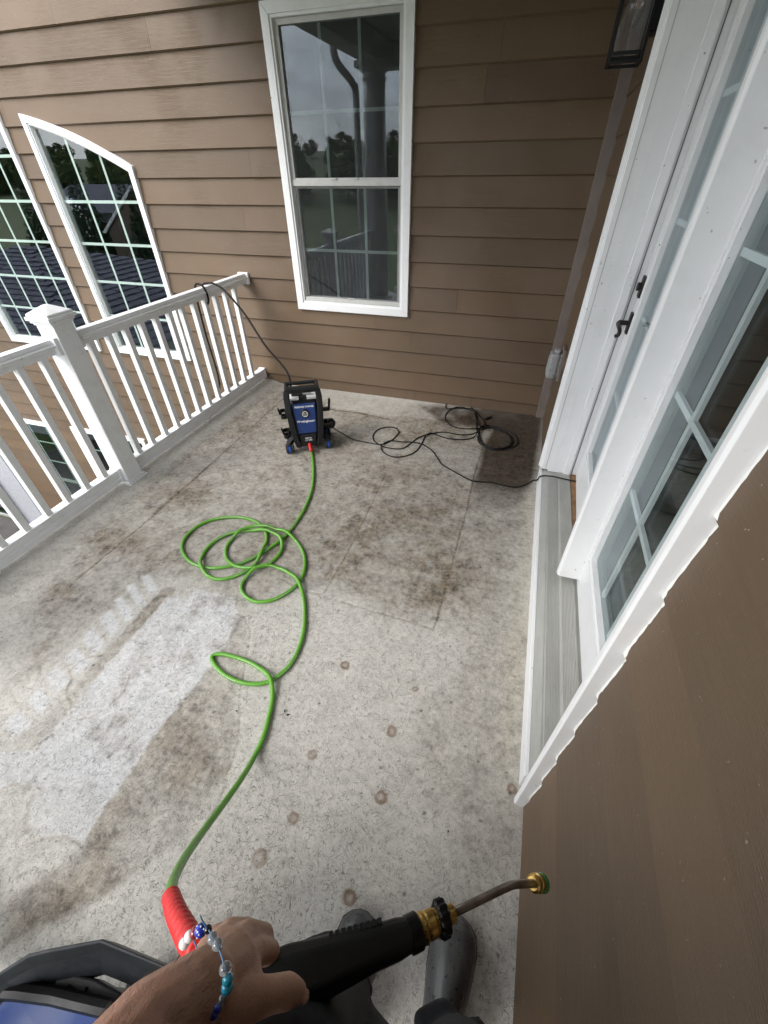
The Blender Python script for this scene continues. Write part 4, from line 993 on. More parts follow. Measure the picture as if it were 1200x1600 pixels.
ob = thing('outlet_cover', 'clear bubble cover over an outlet, low on the right wall near the corner', 'outlet cover', (XR - .020, 2.90, .565)); ob.scale = (1.12, 1.25, 1.25)
MB().box(-.006, .012, -.055, .055, -.075, .085).build('back_plate', M_STRIP, ob, bevel=.003)
MB().box(-.012, -.006, -.038, .038, -.055, .06).build('receptacle', M_GREYP, ob, bevel=.004)
m = MB(); m.box(-.068, -.0125, -.045, .045, -.068, .062); c_ = m.build('clear_cover', M_GREYLENS, ob, bevel=.014)
m = MB()
for y in (-.03, .0, .03): m.box(-.0705, -.0682, y - .004, y + .004, -.05, .03)
m.build('cover_rib', M_GREYP, c_)
m = MB(); m.tube([(-.03, -.03, .066), (-.03, .03, .066)], .006, 8); m.box(-.048, -.02, -.02, .02, .062, .074); m.build('hinge', M_GREYP, ob)

# ------------------------------------------------------------------ hose, cords
def settle(xy, r, lift=None, gap=.05, base=0.0):
    """lay a path on the floor; later strands climb over earlier ones"""
    P = spline([(x, y, 0) for x, y in xy], r * .9); A = np.array([(p.x, p.y) for p in P]); n = len(A)
    s = np.concatenate([[0], np.cumsum(np.hypot(*np.diff(A, axis=0).T))]); z = np.full(n, r)
    for i in range(n):
        j = np.nonzero(s[:i] < s[i] - gap)[0]
        if len(j):
            d = np.hypot(A[j, 0] - A[i, 0], A[j, 1] - A[i, 1]); k = j[d < 1.9 * r]
            if len(k): z[i] = max(r, z[k].max() + 1.9 * r)
    z = np.minimum(z, r * 5.5)
    # widen and smooth each bump
    zz = z.copy(); w_ = max(2, int(.030 / (r * .9)))
    for i in range(n): zz[i] = z[max(0, i - w_):i + w_ + 1].max()
    k = np.ones(w_ * 2 + 1); k /= k.sum(); zp = np.pad(zz, w_, mode='edge'); zz = np.maximum(np.convolve(zp, k, 'valid'), r)
    return [(A[i, 0], A[i, 1], zz[i] + base) for i in range(n)]

HR = .0088
hxy = [(-1.291, 2.277), (-1.234, 2.183), (-1.163, 2.046), (-1.091, 1.879), (-1.049, 1.721), (-1.03, 1.583), (-1.03, 1.462), (-1.038, 1.392), (-1.066, 1.309), (-1.092, 1.253), (-1.12, 1.202), (-1.152, 1.161), (-1.191, 1.131), (-1.232, 1.106), (-1.289, 1.085), (-1.361, 1.083), (-1.426, 1.099), (-1.487, 1.136), (-1.532, 1.185), (-1.554, 1.243), (-1.554, 1.317), (-1.527, 1.38), (-1.478, 1.429), (-1.411, 1.463), (-1.339, 1.479), (-1.262, 1.472), (-1.198, 1.445), (-1.147, 1.399), (-1.112, 1.344), (-1.091, 1.282), (-1.08, 1.22), (-1.083, 1.165), (-1.103, 1.117), (-1.137, 1.072), (-1.185, 1.039), (-1.238, 1.033), (-1.293, 1.052), (-1.343, 1.093), (-1.375, 1.147), (-1.387, 1.205), (-1.379, 1.264), (-1.354, 1.318), (-1.306, 1.364), (-1.239, 1.395), (-1.175, 1.405), (-1.123, 1.41), (-1.07, 1.395), (-1.026, 1.36), (-1.002, 1.309), (-0.9988, 1.254), (-1.016, 1.196), (-1.055, 1.154), (-1.103, 1.129), (-1.158, 1.125), (-1.21, 1.143), (-1.257, 1.183), (-1.292, 1.239), (-1.3, 1.296), (-1.29, 1.352), (-1.256, 1.398), (-1.198, 1.431), (-1.128, 1.446), (-1.054, 1.436), (-0.9775, 1.405), (-0.9122, 1.356), (-0.8612, 1.296), (-0.8269, 1.226), (-0.8125, 1.163), (-0.8181, 1.108), (-0.841, 1.052), (-0.875, 1.007), (-0.9172, 0.9788), (-0.9634, 0.969), (-1.01, 0.9807), (-1.051, 1.008), (-1.073, 1.049), (-1.073, 1.095), (-1.054, 1.14), (-1.018, 1.174), (-0.9627, 1.189), (-0.9032, 1.181), (-0.8404, 1.152), (-0.7874, 1.106), (-0.7405, 1.043), (-0.6999, 0.9694), (-0.669, 0.8979), (-0.6517, 0.8334), (-0.645, 0.7694), (-0.6509, 0.7162), (-0.6708, 0.6715), (-0.6923, 0.6417), (-0.7286, 0.6198), (-0.7761, 0.6076), (-0.8309, 0.6063), (-0.8889, 0.6168), (-0.942, 0.6391), (-0.9715, 0.6615), (-0.9676, 0.678), (-0.9331, 0.6899), (-0.8762, 0.6931), (-0.8171, 0.6913), (-0.7596, 0.681), (-0.7126, 0.6627), (-0.6779, 0.6373), (-0.6494, 0.5925), (-0.6305, 0.5425)]
lay = settle(hxy, HR)
pm = MB(); k_ = 0; run = 0
for i in range(60, len(lay) - 2, 1):
    run += 1
    if run % 34 > 19: continue                        # groups of letters with gaps between the words
    p = Vector(lay[i]); t_ = (Vector(lay[i + 1]) - p).normalized(); sd = t_.cross(Vector((0, 0, 1))).normalized()
    if sd.y > 0: sd = -sd
    nn = (Vector((0, 0, 1)) * .72 + sd * .69).normalized(); tt = nn.cross(t_).normalized(); c = p + nn * (HR * 1.025)
    wl = .0014 + .0012 * ((i * 7) % 3) / 2; hl_ = .0011 + .0006 * ((i * 5) % 2)
    pm.add([c - t_ * wl - tt * hl_, c + t_ * wl - tt * hl_, c + t_ * wl + tt * hl_, c - t_ * wl + tt * hl_], [(0, 1, 2, 3)])
rise = [(-0.6071, 0.4549, 0.012), (-0.5991, 0.378, 0.022)] + [(-0.5718, 0.2894, 0.1066), (-0.5534, 0.2122, 0.1836), (-0.5221, 0.1297, 0.2966), (-0.4748, 0.0703, 0.4301), (-0.423, 0.0305, 0.5531), (-0.3752, 0.0095, 0.652), (-0.3434, -0.0004, 0.7072), (-0.3057, -0.009, 0.7615)]
risep = spline([lay[-1]] + list(rise), .008)
hose = thing('pressure_hose', 'bright green high-pressure hose looping over the floor from the machine to the hand', 'hose', (lay[0][0], lay[0][1], 0))
O = Vector(hose.location)
mh = MB().tube([Vector(p) - O for p in lay] + [p - O for p in risep[1:]], HR, 12).build('hose', M_HOSE, hose, smooth=True)
pm.v = [tuple(Vector(v) - O) for v in pm.v]; pm.build('printed_marks', plain('faded_white_print', (.55, .66, .48), .5), hose, kind='stuff')
def ribbed(mb, path, r0, r1, pitch, n=18):
    P = spline(path, .0022); rr = []; s = 0
    for i, p in enumerate(P):
        if i: s += (P[i] - P[i - 1]).length
        rr.append(s)
    tot = rr[-1]; R_ = [(r0 + (r1 - r0) * q / tot) * (1 + .19 * max(-.4, math.sin(2 * math.pi * q / pitch))) for q in rr]
    return mb.tube(P, R_, n)
gp_ = [(-0.3597, 0.0042, 0.6794), (-0.3097, -0.0077, 0.7566), (-0.2671, -0.0163, 0.8169), (-0.2315, -0.0228, 0.8666), (-0.2093, -0.0259, 0.8939)]
ribbed(MB(), [Vector(p) - O for p in gp_], .0112, .0122, .023).build('strain_relief', M_RED, hose, smooth=True)

# washer comes later; its outlet point:
WX, WY, WROT = -1.352, 2.375, R(29)
def WL(x, y, z):       # washer local -> world
    return (WX + x * math.cos(WROT) - y * math.sin(WROT), WY + x * math.sin(WROT) + y * math.cos(WROT), z)
outp = WL(.004, -.118, .055)
h0 = lay[0]
con = spline([outp, WL(.006, -.150, .050), (h0[0] * .6 + WL(.006, -.15, 0)[0] * .4, h0[1] * .6 + WL(.006, -.15, 0)[1] * .4, .028), h0], .006)
MB().tube([p - O for p in con], HR, 12).build('hose_end', M_HOSE, hose, smooth=True)
ribbed(MB(), [Vector(outp) - O, Vector(WL(.005, -.150, .050)) - O, Vector(WL(.008, -.178, .036)) - O], .0125, .0115, .008).build('strain_relief', M_RED, hose, smooth=True)
m = MB(); m.tube([Vector(WL(.003, -.088, .064)) - O, Vector(outp) - O], .011, 12); m.build('brass_fitting', M_BRASS, hose)

CR = .0042
cxy = [(-1.097, 2.528), (-1.061, 2.512), (-1.014, 2.506), (-0.9235, 2.499), (-0.8378, 2.503), (-0.79, 2.557), (-0.7657, 2.645), (-0.7633, 2.717), (-0.8036, 2.773), (-0.8708, 2.769), (-0.9274, 2.708), (-0.9347, 2.609), (-0.8901, 2.521), (-0.8232, 2.48), (-0.729, 2.473), (-0.6668, 2.499), (-0.6328, 2.581), (-0.5949, 2.684), (-0.5204, 2.766), (-0.43, 2.817), (-0.3142, 2.81), (-0.2343, 2.84), (-0.1851, 2.891), (-0.1597, 2.827), (-0.1283, 2.722), (-0.0749, 2.667), (0.0031, 2.675), (0.0626, 2.744), (0.0788, 2.846), (0.0335, 2.938), (-0.0548, 2.985), (-0.125, 2.977), (-0.1715, 2.895), (-0.1711, 2.788), (-0.1294, 2.7), (-0.0479, 2.662), (0.0399, 2.702), (0.1032, 2.764), (0.1116, 2.856), (0.0746, 2.942), (-0.0062, 2.993), (-0.1081, 3.016), (-0.1602, 2.972), (-0.1854, 2.873), (-0.2152, 3.026), (-0.2595, 3.234), (-0.3529, 3.365), (-0.4526, 3.382), (-0.5083, 3.307), (-0.4881, 3.22), (-0.4056, 3.252), (-0.2956, 3.248), (-0.1976, 3.147), (-0.1534, 3.044), (-0.1683, 2.957), (-0.2072, 2.927), (-0.2469, 2.924), (-0.3316, 2.912), (-0.4115, 2.948), (-0.4702, 3.049), (-0.4686, 3.168), (-0.413, 3.25), (-0.3307, 3.274), (-0.2639, 3.222), (-0.2218, 3.073), (-0.1798, 2.979), (-0.1796, 2.85), (-0.121, 2.697), (-0.0281, 2.66), (0.0517, 2.716), (0.0671, 2.823), (0.0354, 2.915), (-0.0536, 2.973), (-0.1279, 3.001), (-0.1709, 2.944), (-0.1957, 2.816), (-0.2754, 2.745), (-0.3844, 2.73), (-0.5016, 2.76), (-0.5506, 2.721), (-0.5555, 2.599), (-0.569, 2.486), (-0.6145, 2.41), (-0.6843, 2.368), (-0.7578, 2.385), (-0.8166, 2.446), (-0.8159, 2.515), (-0.7718, 2.568), (-0.6625, 2.586), (-0.5491, 2.584), (-0.468, 2.533), (-0.4099, 2.451), (-0.3536, 2.369), (-0.2521, 2.302), (-0.1444, 2.241), (-0.0847, 2.242), (-0.0036, 2.256), (0.079, 2.245), (0.1451, 2.252), (0.2018, 2.301), (0.2452, 2.364)]
def WLc(x, y, z): return (-1.352 + x * math.cos(R(29)) - y * math.sin(R(29)), 2.375 + x * math.sin(R(29)) + y * math.cos(R(29)), z)
clay = settle(cxy, CR, gap=.04)
cz = [(0.273, 2.281, 0.093), (0.3324, 2.327, 0.094)] 
cs_ = [WLc(.165, .05, .115), WLc(.19, .065, .07)]
cpath = spline([cs_[0], cs_[1], clay[0]], .006)[:-1] + [Vector(p) for p in clay] + spline([clay[-1], (cz[0][0] - .02, cz[0][1], .06), (cz[0][0], cz[0][1] , .0945), (cz[0][0] + .06, cz[0][1] + .006, .1), (cz[0][0] + .14, cz[0][1] + .0, .0985), (cz[0][0] + .23, cz[0][1] - .008, .0995), (cz[0][0] + .4, cz[0][1], .09)], .006)[1:]
cord = MB().tube(cpath, CR, 8).build('power_cord', M_RUBB, None, smooth=True)
tag(cord, 'long black power cord tangled by the back wall and running in under the patio door', 'cord')
pl = [(-0.1195, 3.161, 0.012), (-0.1316, 3.134, 0.012), (-0.1631, 3.102, 0.012)]
MB().tube(pl, [.009, .010, .006], 10).build('plug_end', M_RUBB, cord)

sp = [WL(-.07, .05, .36), WL(-.09, .06, .42)] + [] if False else None
s_path = [WL(-.075, .055, .385), (-1.52, 2.50, .47), (-1.72, 2.60, .60), (-1.93, 2.73, .765), (-2.10, 2.80, .885), (-2.19, 2.82, .925), (-2.262, 2.83, .926), (-2.312, 2.84, .91), (-2.325, 2.85, .85), (-2.30, 2.80, .80), (-2.262, 2.77, .795), (-2.225, 2.75, .83), (-2.222, 2.745, .885), (-2.25, 2.745, .930), (-2.312, 2.745, .90), (-2.33, 2.75, .6), (-2.335, 2.76, .2), (-2.45, 2.77, -.1), (-2.47, 2.78, -1.2), (-2.48, 2.80, -3.2)]
so = MB().tube(spline(s_path, .01), .0072, 10).build('supply_hose', M_SUPPLY, None, smooth=True)
tag(so, 'thin dark hose drawn tight from the machine and looped over the top rail', 'hose')

# ------------------------------------------------------------------ pressure washer
def rounded(x0, x1, y0, y1, r, n=4):
    o = []
    for cx, cy, a0 in ((x1 - r, y1 - r, 0), (x0 + r, y1 - r, 90), (x0 + r, y0 + r, 180), (x1 - r, y0 + r, 270)):
        for i in range(n + 1): a = R(a0 + 90 * i / n); o.append((cx + r * math.cos(a), cy + r * math.sin(a)))
    return o
pw = thing('pressure_washer', 'upright black and blue electric pressure washer on casters in front of the back wall', 'pressure washer', (WX, WY, 0)); pw.rotation_euler.z = WROT
def ringat(w, d, yc, z, r=.03, n=4): return [(x, y, z) for x, y in rounded(-w, w, yc - d, yc + d, r, n)]
m = MB(); m.loft([ringat(.075, .06, -.005, .042, .02), ringat(.094, .085, .0, .075), ringat(.102, .095, .005, .16), ringat(.100, .09, .018, .26), ringat(.094, .078, .03, .335), ringat(.085, .06, .04, .35, .02)])
m.build('housing', M_BLACKP, pw, smooth=False, bevel=.004)
# side frame rails that rise into the handle
def front_y(z): return -.101 + (z - .05) * .145
fr = MB()
for sx in (-1, 1):
    pts = [(sx * .070, front_y(.05) - .008, .045), (sx * .085, front_y(.10) - .010, .10), (sx * .098, front_y(.20) - .012, .20), (sx * .106, front_y(.30) - .010, .30), (sx * .108, front_y(.38), .385), (sx * .102, front_y(.42) + .004, .425)]
    for a, b in zip(pts[:-1], pts[1:]):
        a, b = Vector(a), Vector(b); T = (b - a).normalized(); fr.obox((a + b) / 2, (1, 0, 0), T.cross(Vector((1, 0, 0))), T, .020, .018, (b - a).length / 2 + .006)
    # rear rails
    fr.obox((sx * .098, .085, .33), (1, 0, 0), (0, 1, 0), (0, 0, 1), .013, .012, .09)
fr.obox((0, front_y(.42) + .006, .432), (1, 0, 0), (0, 1, .12), (0, 0, 1), .114, .020, .018)
fr.obox((-.104, .035, .425), (1, 0, 0), (0, 1, 0), (0, 0, 1), .012, .062, .011); fr.obox((.104, .035, .425), (1, 0, 0), (0, 1, 0), (0, 0, 1), .012, .062, .011)
fr.obox((0, .09, .425), (1, 0, 0), (0, 1, 0), (0, 0, 1), .112, .012, .011)
fr.build('handle_frame', M_BLACKP, pw, bevel=.007)
# blue front panel
def FP(x, z, o=0): return (x, front_y(z) - .004 - o, z)
m = MB(); za, zb_ = .135, .335; pa = [(-.062, za), (.062, za), (.076, zb_), (-.076, zb_)]
m.add([FP(x, z, .006) for x, z in pa] + [FP(x, z, -.02) for x, z in pa], [(0, 1, 2, 3), (7, 6, 5, 4), (0, 4, 5, 1), (1, 5, 6, 2), (2, 6, 7, 3), (3, 7, 4, 0)])
bp = m.build('blue_panel', M_BLUEP, pw, bevel=.004)
m = MB(); m.add([FP(x, z, .012) for x, z in ((-.05, .045), (.05, .045), (.058, .13), (-.058, .13))] + [FP(x, z, -.02) for x, z in ((-.05, .045), (.05, .045), (.058, .13), (-.058, .13))], [(0, 1, 2, 3), (7, 6, 5, 4), (0, 4, 5, 1), (1, 5, 6, 2), (2, 6, 7, 3), (3, 7, 4, 0)]); m.build('lower_panel', M_BLACKP, pw, bevel=.005)
nrm = Vector((0, -1, .145)).normalized(); upv = Vector((0, .145, 1)).normalized()
def text_on(s, c, size, parent, name='lettering', mat=M_WHITEPRINT, bold=.0):
    cu = bpy.data.curves.new(name, 'FONT'); cu.body = s; cu.size = size; cu.align_x = 'CENTER'; cu.align_y = 'CENTER'; cu.extrude = .0004; cu.offset = bold
    o = bpy.data.objects.new(name, cu); COL.objects.link(o)
    dg = bpy.context.evaluated_depsgraph_get(); me = bpy.data.meshes.new_from_object(o.evaluated_get(dg)); bpy.data.objects.remove(o)
    me.materials.clear(); me.materials.append(mat); o = bpy.data.objects.new(name, me); link(o, parent)
    Xv = Vector((1, 0, 0)); Mx = Matrix((Xv, upv, nrm)).transposed().to_4x4(); Mx.translation = Vector(c); o.matrix_local = Mx; return o
text_on('Westinghouse', FP(0, .222, .0075), .0215, bp, bold=.0006)
text_on('PRESSURE WASHER', FP(0, .3215, .0075), .0150, bp, bold=.0004)
text_on('2300 PSI', FP(.0, .103, .0135), .0125, pw, bold=.0003); text_on('1.76 GPM', FP(.0, .088, .0135), .0125, pw, bold=.0003)
m = MB(); lathe(m, FP(0, .275, .004), nrm, [(0, .030), (.006, .030), (.010, .026), (.0105, .018)], 28); dl = m.build('dial', M_BLACKP, pw)
m = MB()
def torus(mb, c, n_, u_, Rr, r_, a0=0, a1=360, k=32, q=6):
    c, n_, u_ = Vector(c), Vector(n_).normalized(), Vector(u_).normalized(); v_ = n_.cross(u_)
    pts = [c + (u_ * math.cos(R(a0 + (a1 - a0) * i / k)) + v_ * math.sin(R(a0 + (a1 - a0) * i / k))) * Rr for i in range(k + 1)]
    return mb.tube(pts, r_, q, caps=(a1 - a0) % 360 != 0)
cdl = Vector(FP(0, .275, .0155)); torus(m, cdl, nrm, upv, .0185, .0016)
Xv = Vector((1, 0, 0)); wpts = [(-.0115, .006), (-.0058, -.008), (0, .006), (.0058, -.008), (.0115, .006)]
m.tube([cdl + Xv * a + upv * b for a, b in wpts], .0014, 6)
for a in (-.0115, 0, .0115): m.ball(cdl + Xv * a + upv * .008, .0022, n=8, m=5)
m.tube([cdl + Xv * -.008 + upv * -.0125, cdl + Xv * .008 + upv * -.0125], .0013, 6)
m.build('emblem', M_WHITEPRINT, dl)
m = MB(); m.tube([(-.075, .03, .375), (-.0, .03, .375)], .017, 12); m.build('gauge_tube', M_CHAR, pw)
m = MB(); m.tube([(.0, .03, .375), (.06, .03, .375)], .013, 12); m.build('inlet_fitting', M_GREYP, pw)
m = MB(); m.box(-.088, -.03, -.02, .07, .350, .362); m.box(.025, .088, -.02, .07, .350, .362); m.build('top_label', M_WHITEPRINT, pw)
# gun hooks on the left, lance hook on the right
def arc_band(mb, c, r0, r1, h, a0, a1, k=12):
    vs = []
    for i in range(k + 1):
        a = R(a0 + (a1 - a0) * i / k)
        for rr in (r0, r1):
            for z in (-h, h): vs.append((c[0] + rr * math.cos(a), c[1] + rr * math.sin(a), c[2] + z))
    fs = []
    for i in range(k):
        b = i * 4; fs += [(b, b + 1, b + 5, b + 4), (b + 2, b + 6, b + 7, b + 3), (b, b + 4, b + 6, b + 2), (b + 1, b + 3, b + 7, b + 5)]
    fs += [(0, 2, 3, 1), (k * 4, k * 4 + 1, k * 4 + 3, k * 4 + 2)]; mb.add(vs, fs); return mb
for z, s_ in ((.275, 1), (.125, 1.15)):
    m = MB(); arc_band(m, (-.145 * 1, -.02, z), .019 * s_, .027 * s_, .013, -60, 235); arc_band(m, (-.145, -.02, z - .035), .014 * s_, .023 * s_, .012, 0, 360, 16); m.box(-.122, -.098, -.03, -.01, z - .045, z + .012)
    m.obox((-.172, -.035, z + .012), (1, 0, 0), (0, 1, 0), (-.2, 0, 1), .005, .012, .022); m.build('gun_hook', M_BLACKP, pw, bevel=.002)
m = MB(); m.obox((.138, -.01, .262), (1, 0, 0), (0, 1, 0), (0, 0, 1), .034, .012, .013); m.obox((.172, -.01, .295), (1, 0, 0), (0, 1, 0), (.12, 0, 1), .008, .012, .042); m.build('cord_hook', M_BLACKP, pw, bevel=.004)
m = MB(); arc_band(m, (.14, .03, .13), .03, .05, .016, -120, 130, 16); m.box(.09, .12, .015, .045, .115, .145); m.ball((.175, .045, .12), .035, .03, .04); m.build('cord_reel', M_BLACKP, pw)
# caster legs
def wheel(parent, c, rr, wd):
    m = MB(); lathe(m, Vector(c) - Vector((wd / 2, 0, 0)), (1, 0, 0), [(0, rr * .8), (.003, rr), (wd - .003, rr), (wd, rr * .8)], 22); w_ = m.build('wheel', M_TYRE, parent)
    m = MB(); lathe(m, Vector(c) - Vector((wd / 2 + .002, 0, 0)), (1, 0, 0), [(0, rr * .45), (.002, rr * .62), (wd + .002, rr * .62), (wd + .004, rr * .45)], 18); m.build('hub', M_BLUEC, w_)
for sx, fy in ((-1, -.10), (1, -.085), (-1, .10), (1, .10)):
    m = MB()
    P = [(sx * .075, fy * .35, .105), (sx * .115, fy * .8, .088), (sx * .135, fy * 1.0, .075)]
    for a, b in zip(P[:-1], P[1:]):
        a, b = Vector(a), Vector(b); T = (b - a).normalized(); B = T.cross(Vector((0, 0, 1))).normalized(); m.obox((a + b) / 2, B, T.cross(B), T, .019, .015, (b - a).length / 2 + .008)
    m.ball((sx * .138, fy, .062), .026, .026, .020)
    lg = m.build('caster_leg', M_BLACKP, pw, bevel=.003)
    cst = Vector((sx * .138, fy - .006, .0355))
    for d in (-.018, .018): wheel(lg, cst + Vector((d, 0, 0)), .029, .017) if False else None
    for d in (-.019, .019):
        c = cst + Vector((d, 0, 0)); m = MB(); lathe(m, c - Vector((.008, 0, 0)), (1, 0, 0), [(-.001, .027), (.003, .035), (.014, .035), (.018, .027)], 20)
        m.build('wheel', M_TYRE, lg)
    m = MB(); m.obox(cst + Vector((0, -.012, .006)), (1, 0, 0), (0, 1, 0), (0, 0, 1), .009, .026, .018); m.build('hub', M_BLUEC, lg, bevel=.003)

# ------------------------------------------------------------------ second machine at the lower left
u2 = thing('pressure_washer', 'black and blue machine at the lower left corner, only its handle frame in view', 'pressure washer', (-.47, -.12, 0))
O2 = Vector(u2.location)
# handle loop outline (outer edge) and its inner edge, both in the plane of the handle top
loop = [(-0.6085, -0.1893, 0.6), (-0.5804, -0.146, 0.61), (-0.5537, -0.1182, 0.615), (-0.5243, -0.1034, 0.62), (-0.4519, -0.0698, 0.625), (-0.3991, -0.0666, 0.622), (-0.3401, -0.063, 0.618), (-0.2952, -0.0665, 0.6)]
inner = [(-0.5836, -0.2069, 0.57), (-0.5633, -0.1702, 0.575), (-0.5307, -0.1491, 0.58), (-0.5036, -0.1338, 0.585), (-0.4551, -0.106, 0.59), (-0.4199, -0.1037, 0.585), (-0.3756, -0.101, 0.58), (-0.3345, -0.1051, 0.57)]
m = MB(); rings = []
for a, b in zip(loop, inner):
    a, b = Vector(a) - O2, Vector(b) - O2; dn = Vector((0, 0, -.055)); ln = (b - a).normalized() * .006
    rings.append([a, a + ln + Vector((0, 0, .003)), a + (b - a) * .35 + Vector((0, 0, -.012)), b + Vector((0, 0, -.035)), b + dn, a + dn])
m.loft(rings); m.build('handle_frame', M_CHAR, u2, bevel=.002)
pf = [(-0.6533, -0.1939, 0.56), (-0.5548, -0.1652, 0.56), (-0.4628, -0.1467, 0.56), (-0.391, -0.1342, 0.56), (-0.3245, -0.1219, 0.56)]; pb = [(-0.5858, -0.2639, 0.52), (-0.496, -0.2352, 0.52), (-0.418, -0.2102, 0.52), (-0.3571, -0.1908, 0.52), (-0.299, -0.1722, 0.52)]
m = MB(); m.loft([[Vector(a) - O2, Vector(b) - O2, Vector(b) - O2 - Vector((0, 0, .05)), Vector(a) - O2 - Vector((0, 0, .05))] for a, b in zip(pf[1:3], pb[1:3])]); 
m2 = MB(); m2.loft([[Vector(a) - O2, Vector(b) - O2, Vector(b) - O2 - Vector((0, 0, .05)), Vector(a) - O2 - Vector((0, 0, .05))] for a, b in zip(pf[:4], pb[:4])]); m2.build('blue_panel', M_BLUEP, u2, bevel=.003)
rimf = [(-0.6577, -0.1879, 0.565), (-0.5588, -0.1591, 0.565), (-0.5019, -0.1458, 0.565), (-0.467, -0.14, 0.565), (-0.3948, -0.1276, 0.565), (-0.3171, -0.1144, 0.565)]
MB().tube([Vector(p) - O2 for p in rimf], .011, 8).build('panel_rim', M_BLACKP, u2)
br = [(-0.5215, -0.1238, 0.56), (-0.4563, -0.1131, 0.56), (-0.3876, -0.112, 0.56), (-0.3921, -0.1267, 0.56), (-0.4548, -0.1388, 0.56), (-0.51, -0.1496, 0.56)]
m = MB(); m.add([Vector(p) - O2 for p in br] + [Vector(p) - O2 - Vector((0, 0, .03)) for p in br], [(0, 1, 2, 3, 4, 5), (11, 10, 9, 8, 7, 6)] + [(i, (i + 1) % 6, 6 + (i + 1) % 6, 6 + i) for i in range(6)]); bb = m.build('latch_block', M_CHAR, u2, bevel=.003)
cl = [(-0.4956, -0.1362, 0.5615), (-0.4935, -0.1403, 0.5615), (-0.4756, -0.14, 0.5615), (-0.4615, -0.1389, 0.5615)]; cl2 = [(-0.4956, -0.1362, 0.5615), (-0.4921, -0.1323, 0.5615), (-0.4766, -0.1322, 0.5615), (-0.4617, -0.1315, 0.5615), (-0.4635, -0.1238, 0.5615)]
m = MB(); m.tube([Vector(p) - O2 for p in cl], .0022, 6); m.tube([Vector(p) - O2 for p in cl2], .0022, 6); m.build('clip_outline', M_BLACKM, bb)
m = MB(); m.loft([[(x, y, z) for x, y in rounded(-.14, .12, -.14, -.03, .04)] for z in (.06, .25, .40)]); m.build('housing', M_BLACKP, u2, bevel=.004)
for sx in (-.12, .10):
    m = MB(); lathe(m, (sx - .012, -.04, .045), (1, 0, 0), [(0, .035), (.004, .045), (.020, .045), (.024, .035)], 20); m.build('wheel', M_TYRE, u2)

# ------------------------------------------------------------------ spray gun with lance
gun = thing('spray_gun', 'black spray gun with brass couplings and a bent steel lance held in the hand', 'spray gun', (-.05, .02, .9))
OG = Vector(gun.location)
ga, gb, gc, gd, ge, gf_, gg = [Vector(p) for p in [(-0.1306, -0.0251, 0.8464), (0.0057, 0.0646, 0.8151), (0.0245, 0.0827, 0.8132), (0.0578, 0.1045, 0.8021), (0.1315, 0.1607, 0.7683), (0.1725, 0.1811, 0.7294), (0.1891, 0.1891, 0.7119)]]
ax = (gb - ga).normalized(); side = ax.cross(Vector((0, 0, 1))).normalized(); upg = side.cross(ax)
def hexring(c, w_, h_, k=.55): return [c + side * (a * w_) + upg * (b * h_) for a, b in ((-1, -k), (-1, k), (-k, 1), (k, 1), (1, k), (1, -k), (k, -1), (-k, -1))]
m = MB(); L_ = (gb - ga).length
m.loft([hexring(ga - ax * .075 - upg * .004 - OG, .022, .022), hexring(ga - ax * .06 - OG, .026, .026), hexring(ga + ax * .02 - OG, .0290, .026), hexring(ga + ax * L_ * .72 - OG, .0198, .021), hexring(ga + ax * L_ * .90 - OG, .0188, .019), hexring(gb - OG, .0160, .017)])
bd = m.build('body', M_BLACKP, gun, bevel=.003)
m = MB()
for i in range(9):
    c = ga + ax * (L_ * (.42 + .045 * i)) - OG + side * (-.0228 + .0004 * i) + upg * .006; m.obox(c, ax, side, upg, .0026, .003, .010)
m.build('grip_ridge', M_CHAR, bd)
grp = [(-0.143, -0.0351, 0.8194), (-0.1867, -0.038, 0.8089), (-0.2161, -0.0329, 0.8336), (-0.2286, -0.0253, 0.8548)]
m = MB(); m.tube([Vector(p) - OG for p in spline(grp, .008)], .017, 14); m.build('grip', M_BLACKP, gun, smooth=True)
ax2 = (gd - gb).normalized()
m = MB(); lathe(m, gb - ax2 * .004 - OG, ax2, [(0, .016), (.002, .0190), (.016, .0190), (.018, .017)], 24); m.build('collar', M_BLACKM, gun)
m = MB(); lathe(m, gb + ax2 * .014 - OG, ax2, [(0, .0155), (.004, .0168), (.006, .0165), (.008, .0142), (.011, .0152), (.020, .0152), (.022, .0130), (.032, .0130), (.034, .010), (.05, .010)], 24); m.build('brass_coupling', M_BRASS, gun, smooth=False)
m = MB(); cc = gb + ax2 * .039 - OG; Aq = side; Bq = ax2.cross(side)
n = 60; rings = []
for d, rr in ((0, .0165), (.002, .0190), (.012, .0190), (.014, .0165)):
    rings.append([cc + ax2 * d + (Aq * math.cos(2 * math.pi * k / n) + Bq * math.sin(2 * math.pi * k / n)) * (rr + .0012 * math.cos(12 * 2 * math.pi * k / n)) for k in range(n)])
m.loft(rings); m.build('knob', M_BLACKM, gun)
m = MB(); lathe(m, gb + ax2 * .052 - OG, ax2, [(0, .013), (.004, .013), (.005, .009), (.012, .009)], 6); m.build('brass_nut', M_BRASS, gun)
st = gb + ax2 * .055
m = MB(); u1 = (ge - st).normalized(); u2_ = (gf_ - ge).normalized(); bend = [ge - u1 * .014, ge - u1 * .006 + u2_ * .0008, ge + u2_ * .006 - u1 * .0008, ge + u2_ * .014]
m.tube([p - OG for p in [st, st.lerp(ge, .5)] + bend + [gf_]], .0052, 16); m.build('lance', M_STEEL, gun, smooth=True)
ax3 = (gg - ge).normalized()
m = MB(); lathe(m, gf_ - ax3 * .010 - OG, ax3, [(0, .0085), (.002, .0115), (.005, .0118), (.006, .0100), (.010, .0100), (.011, .0122), (.015, .0122), (.017, .0105), (.021, .0105)], 24); m.build('quick_connector', M_BRASS, gun)
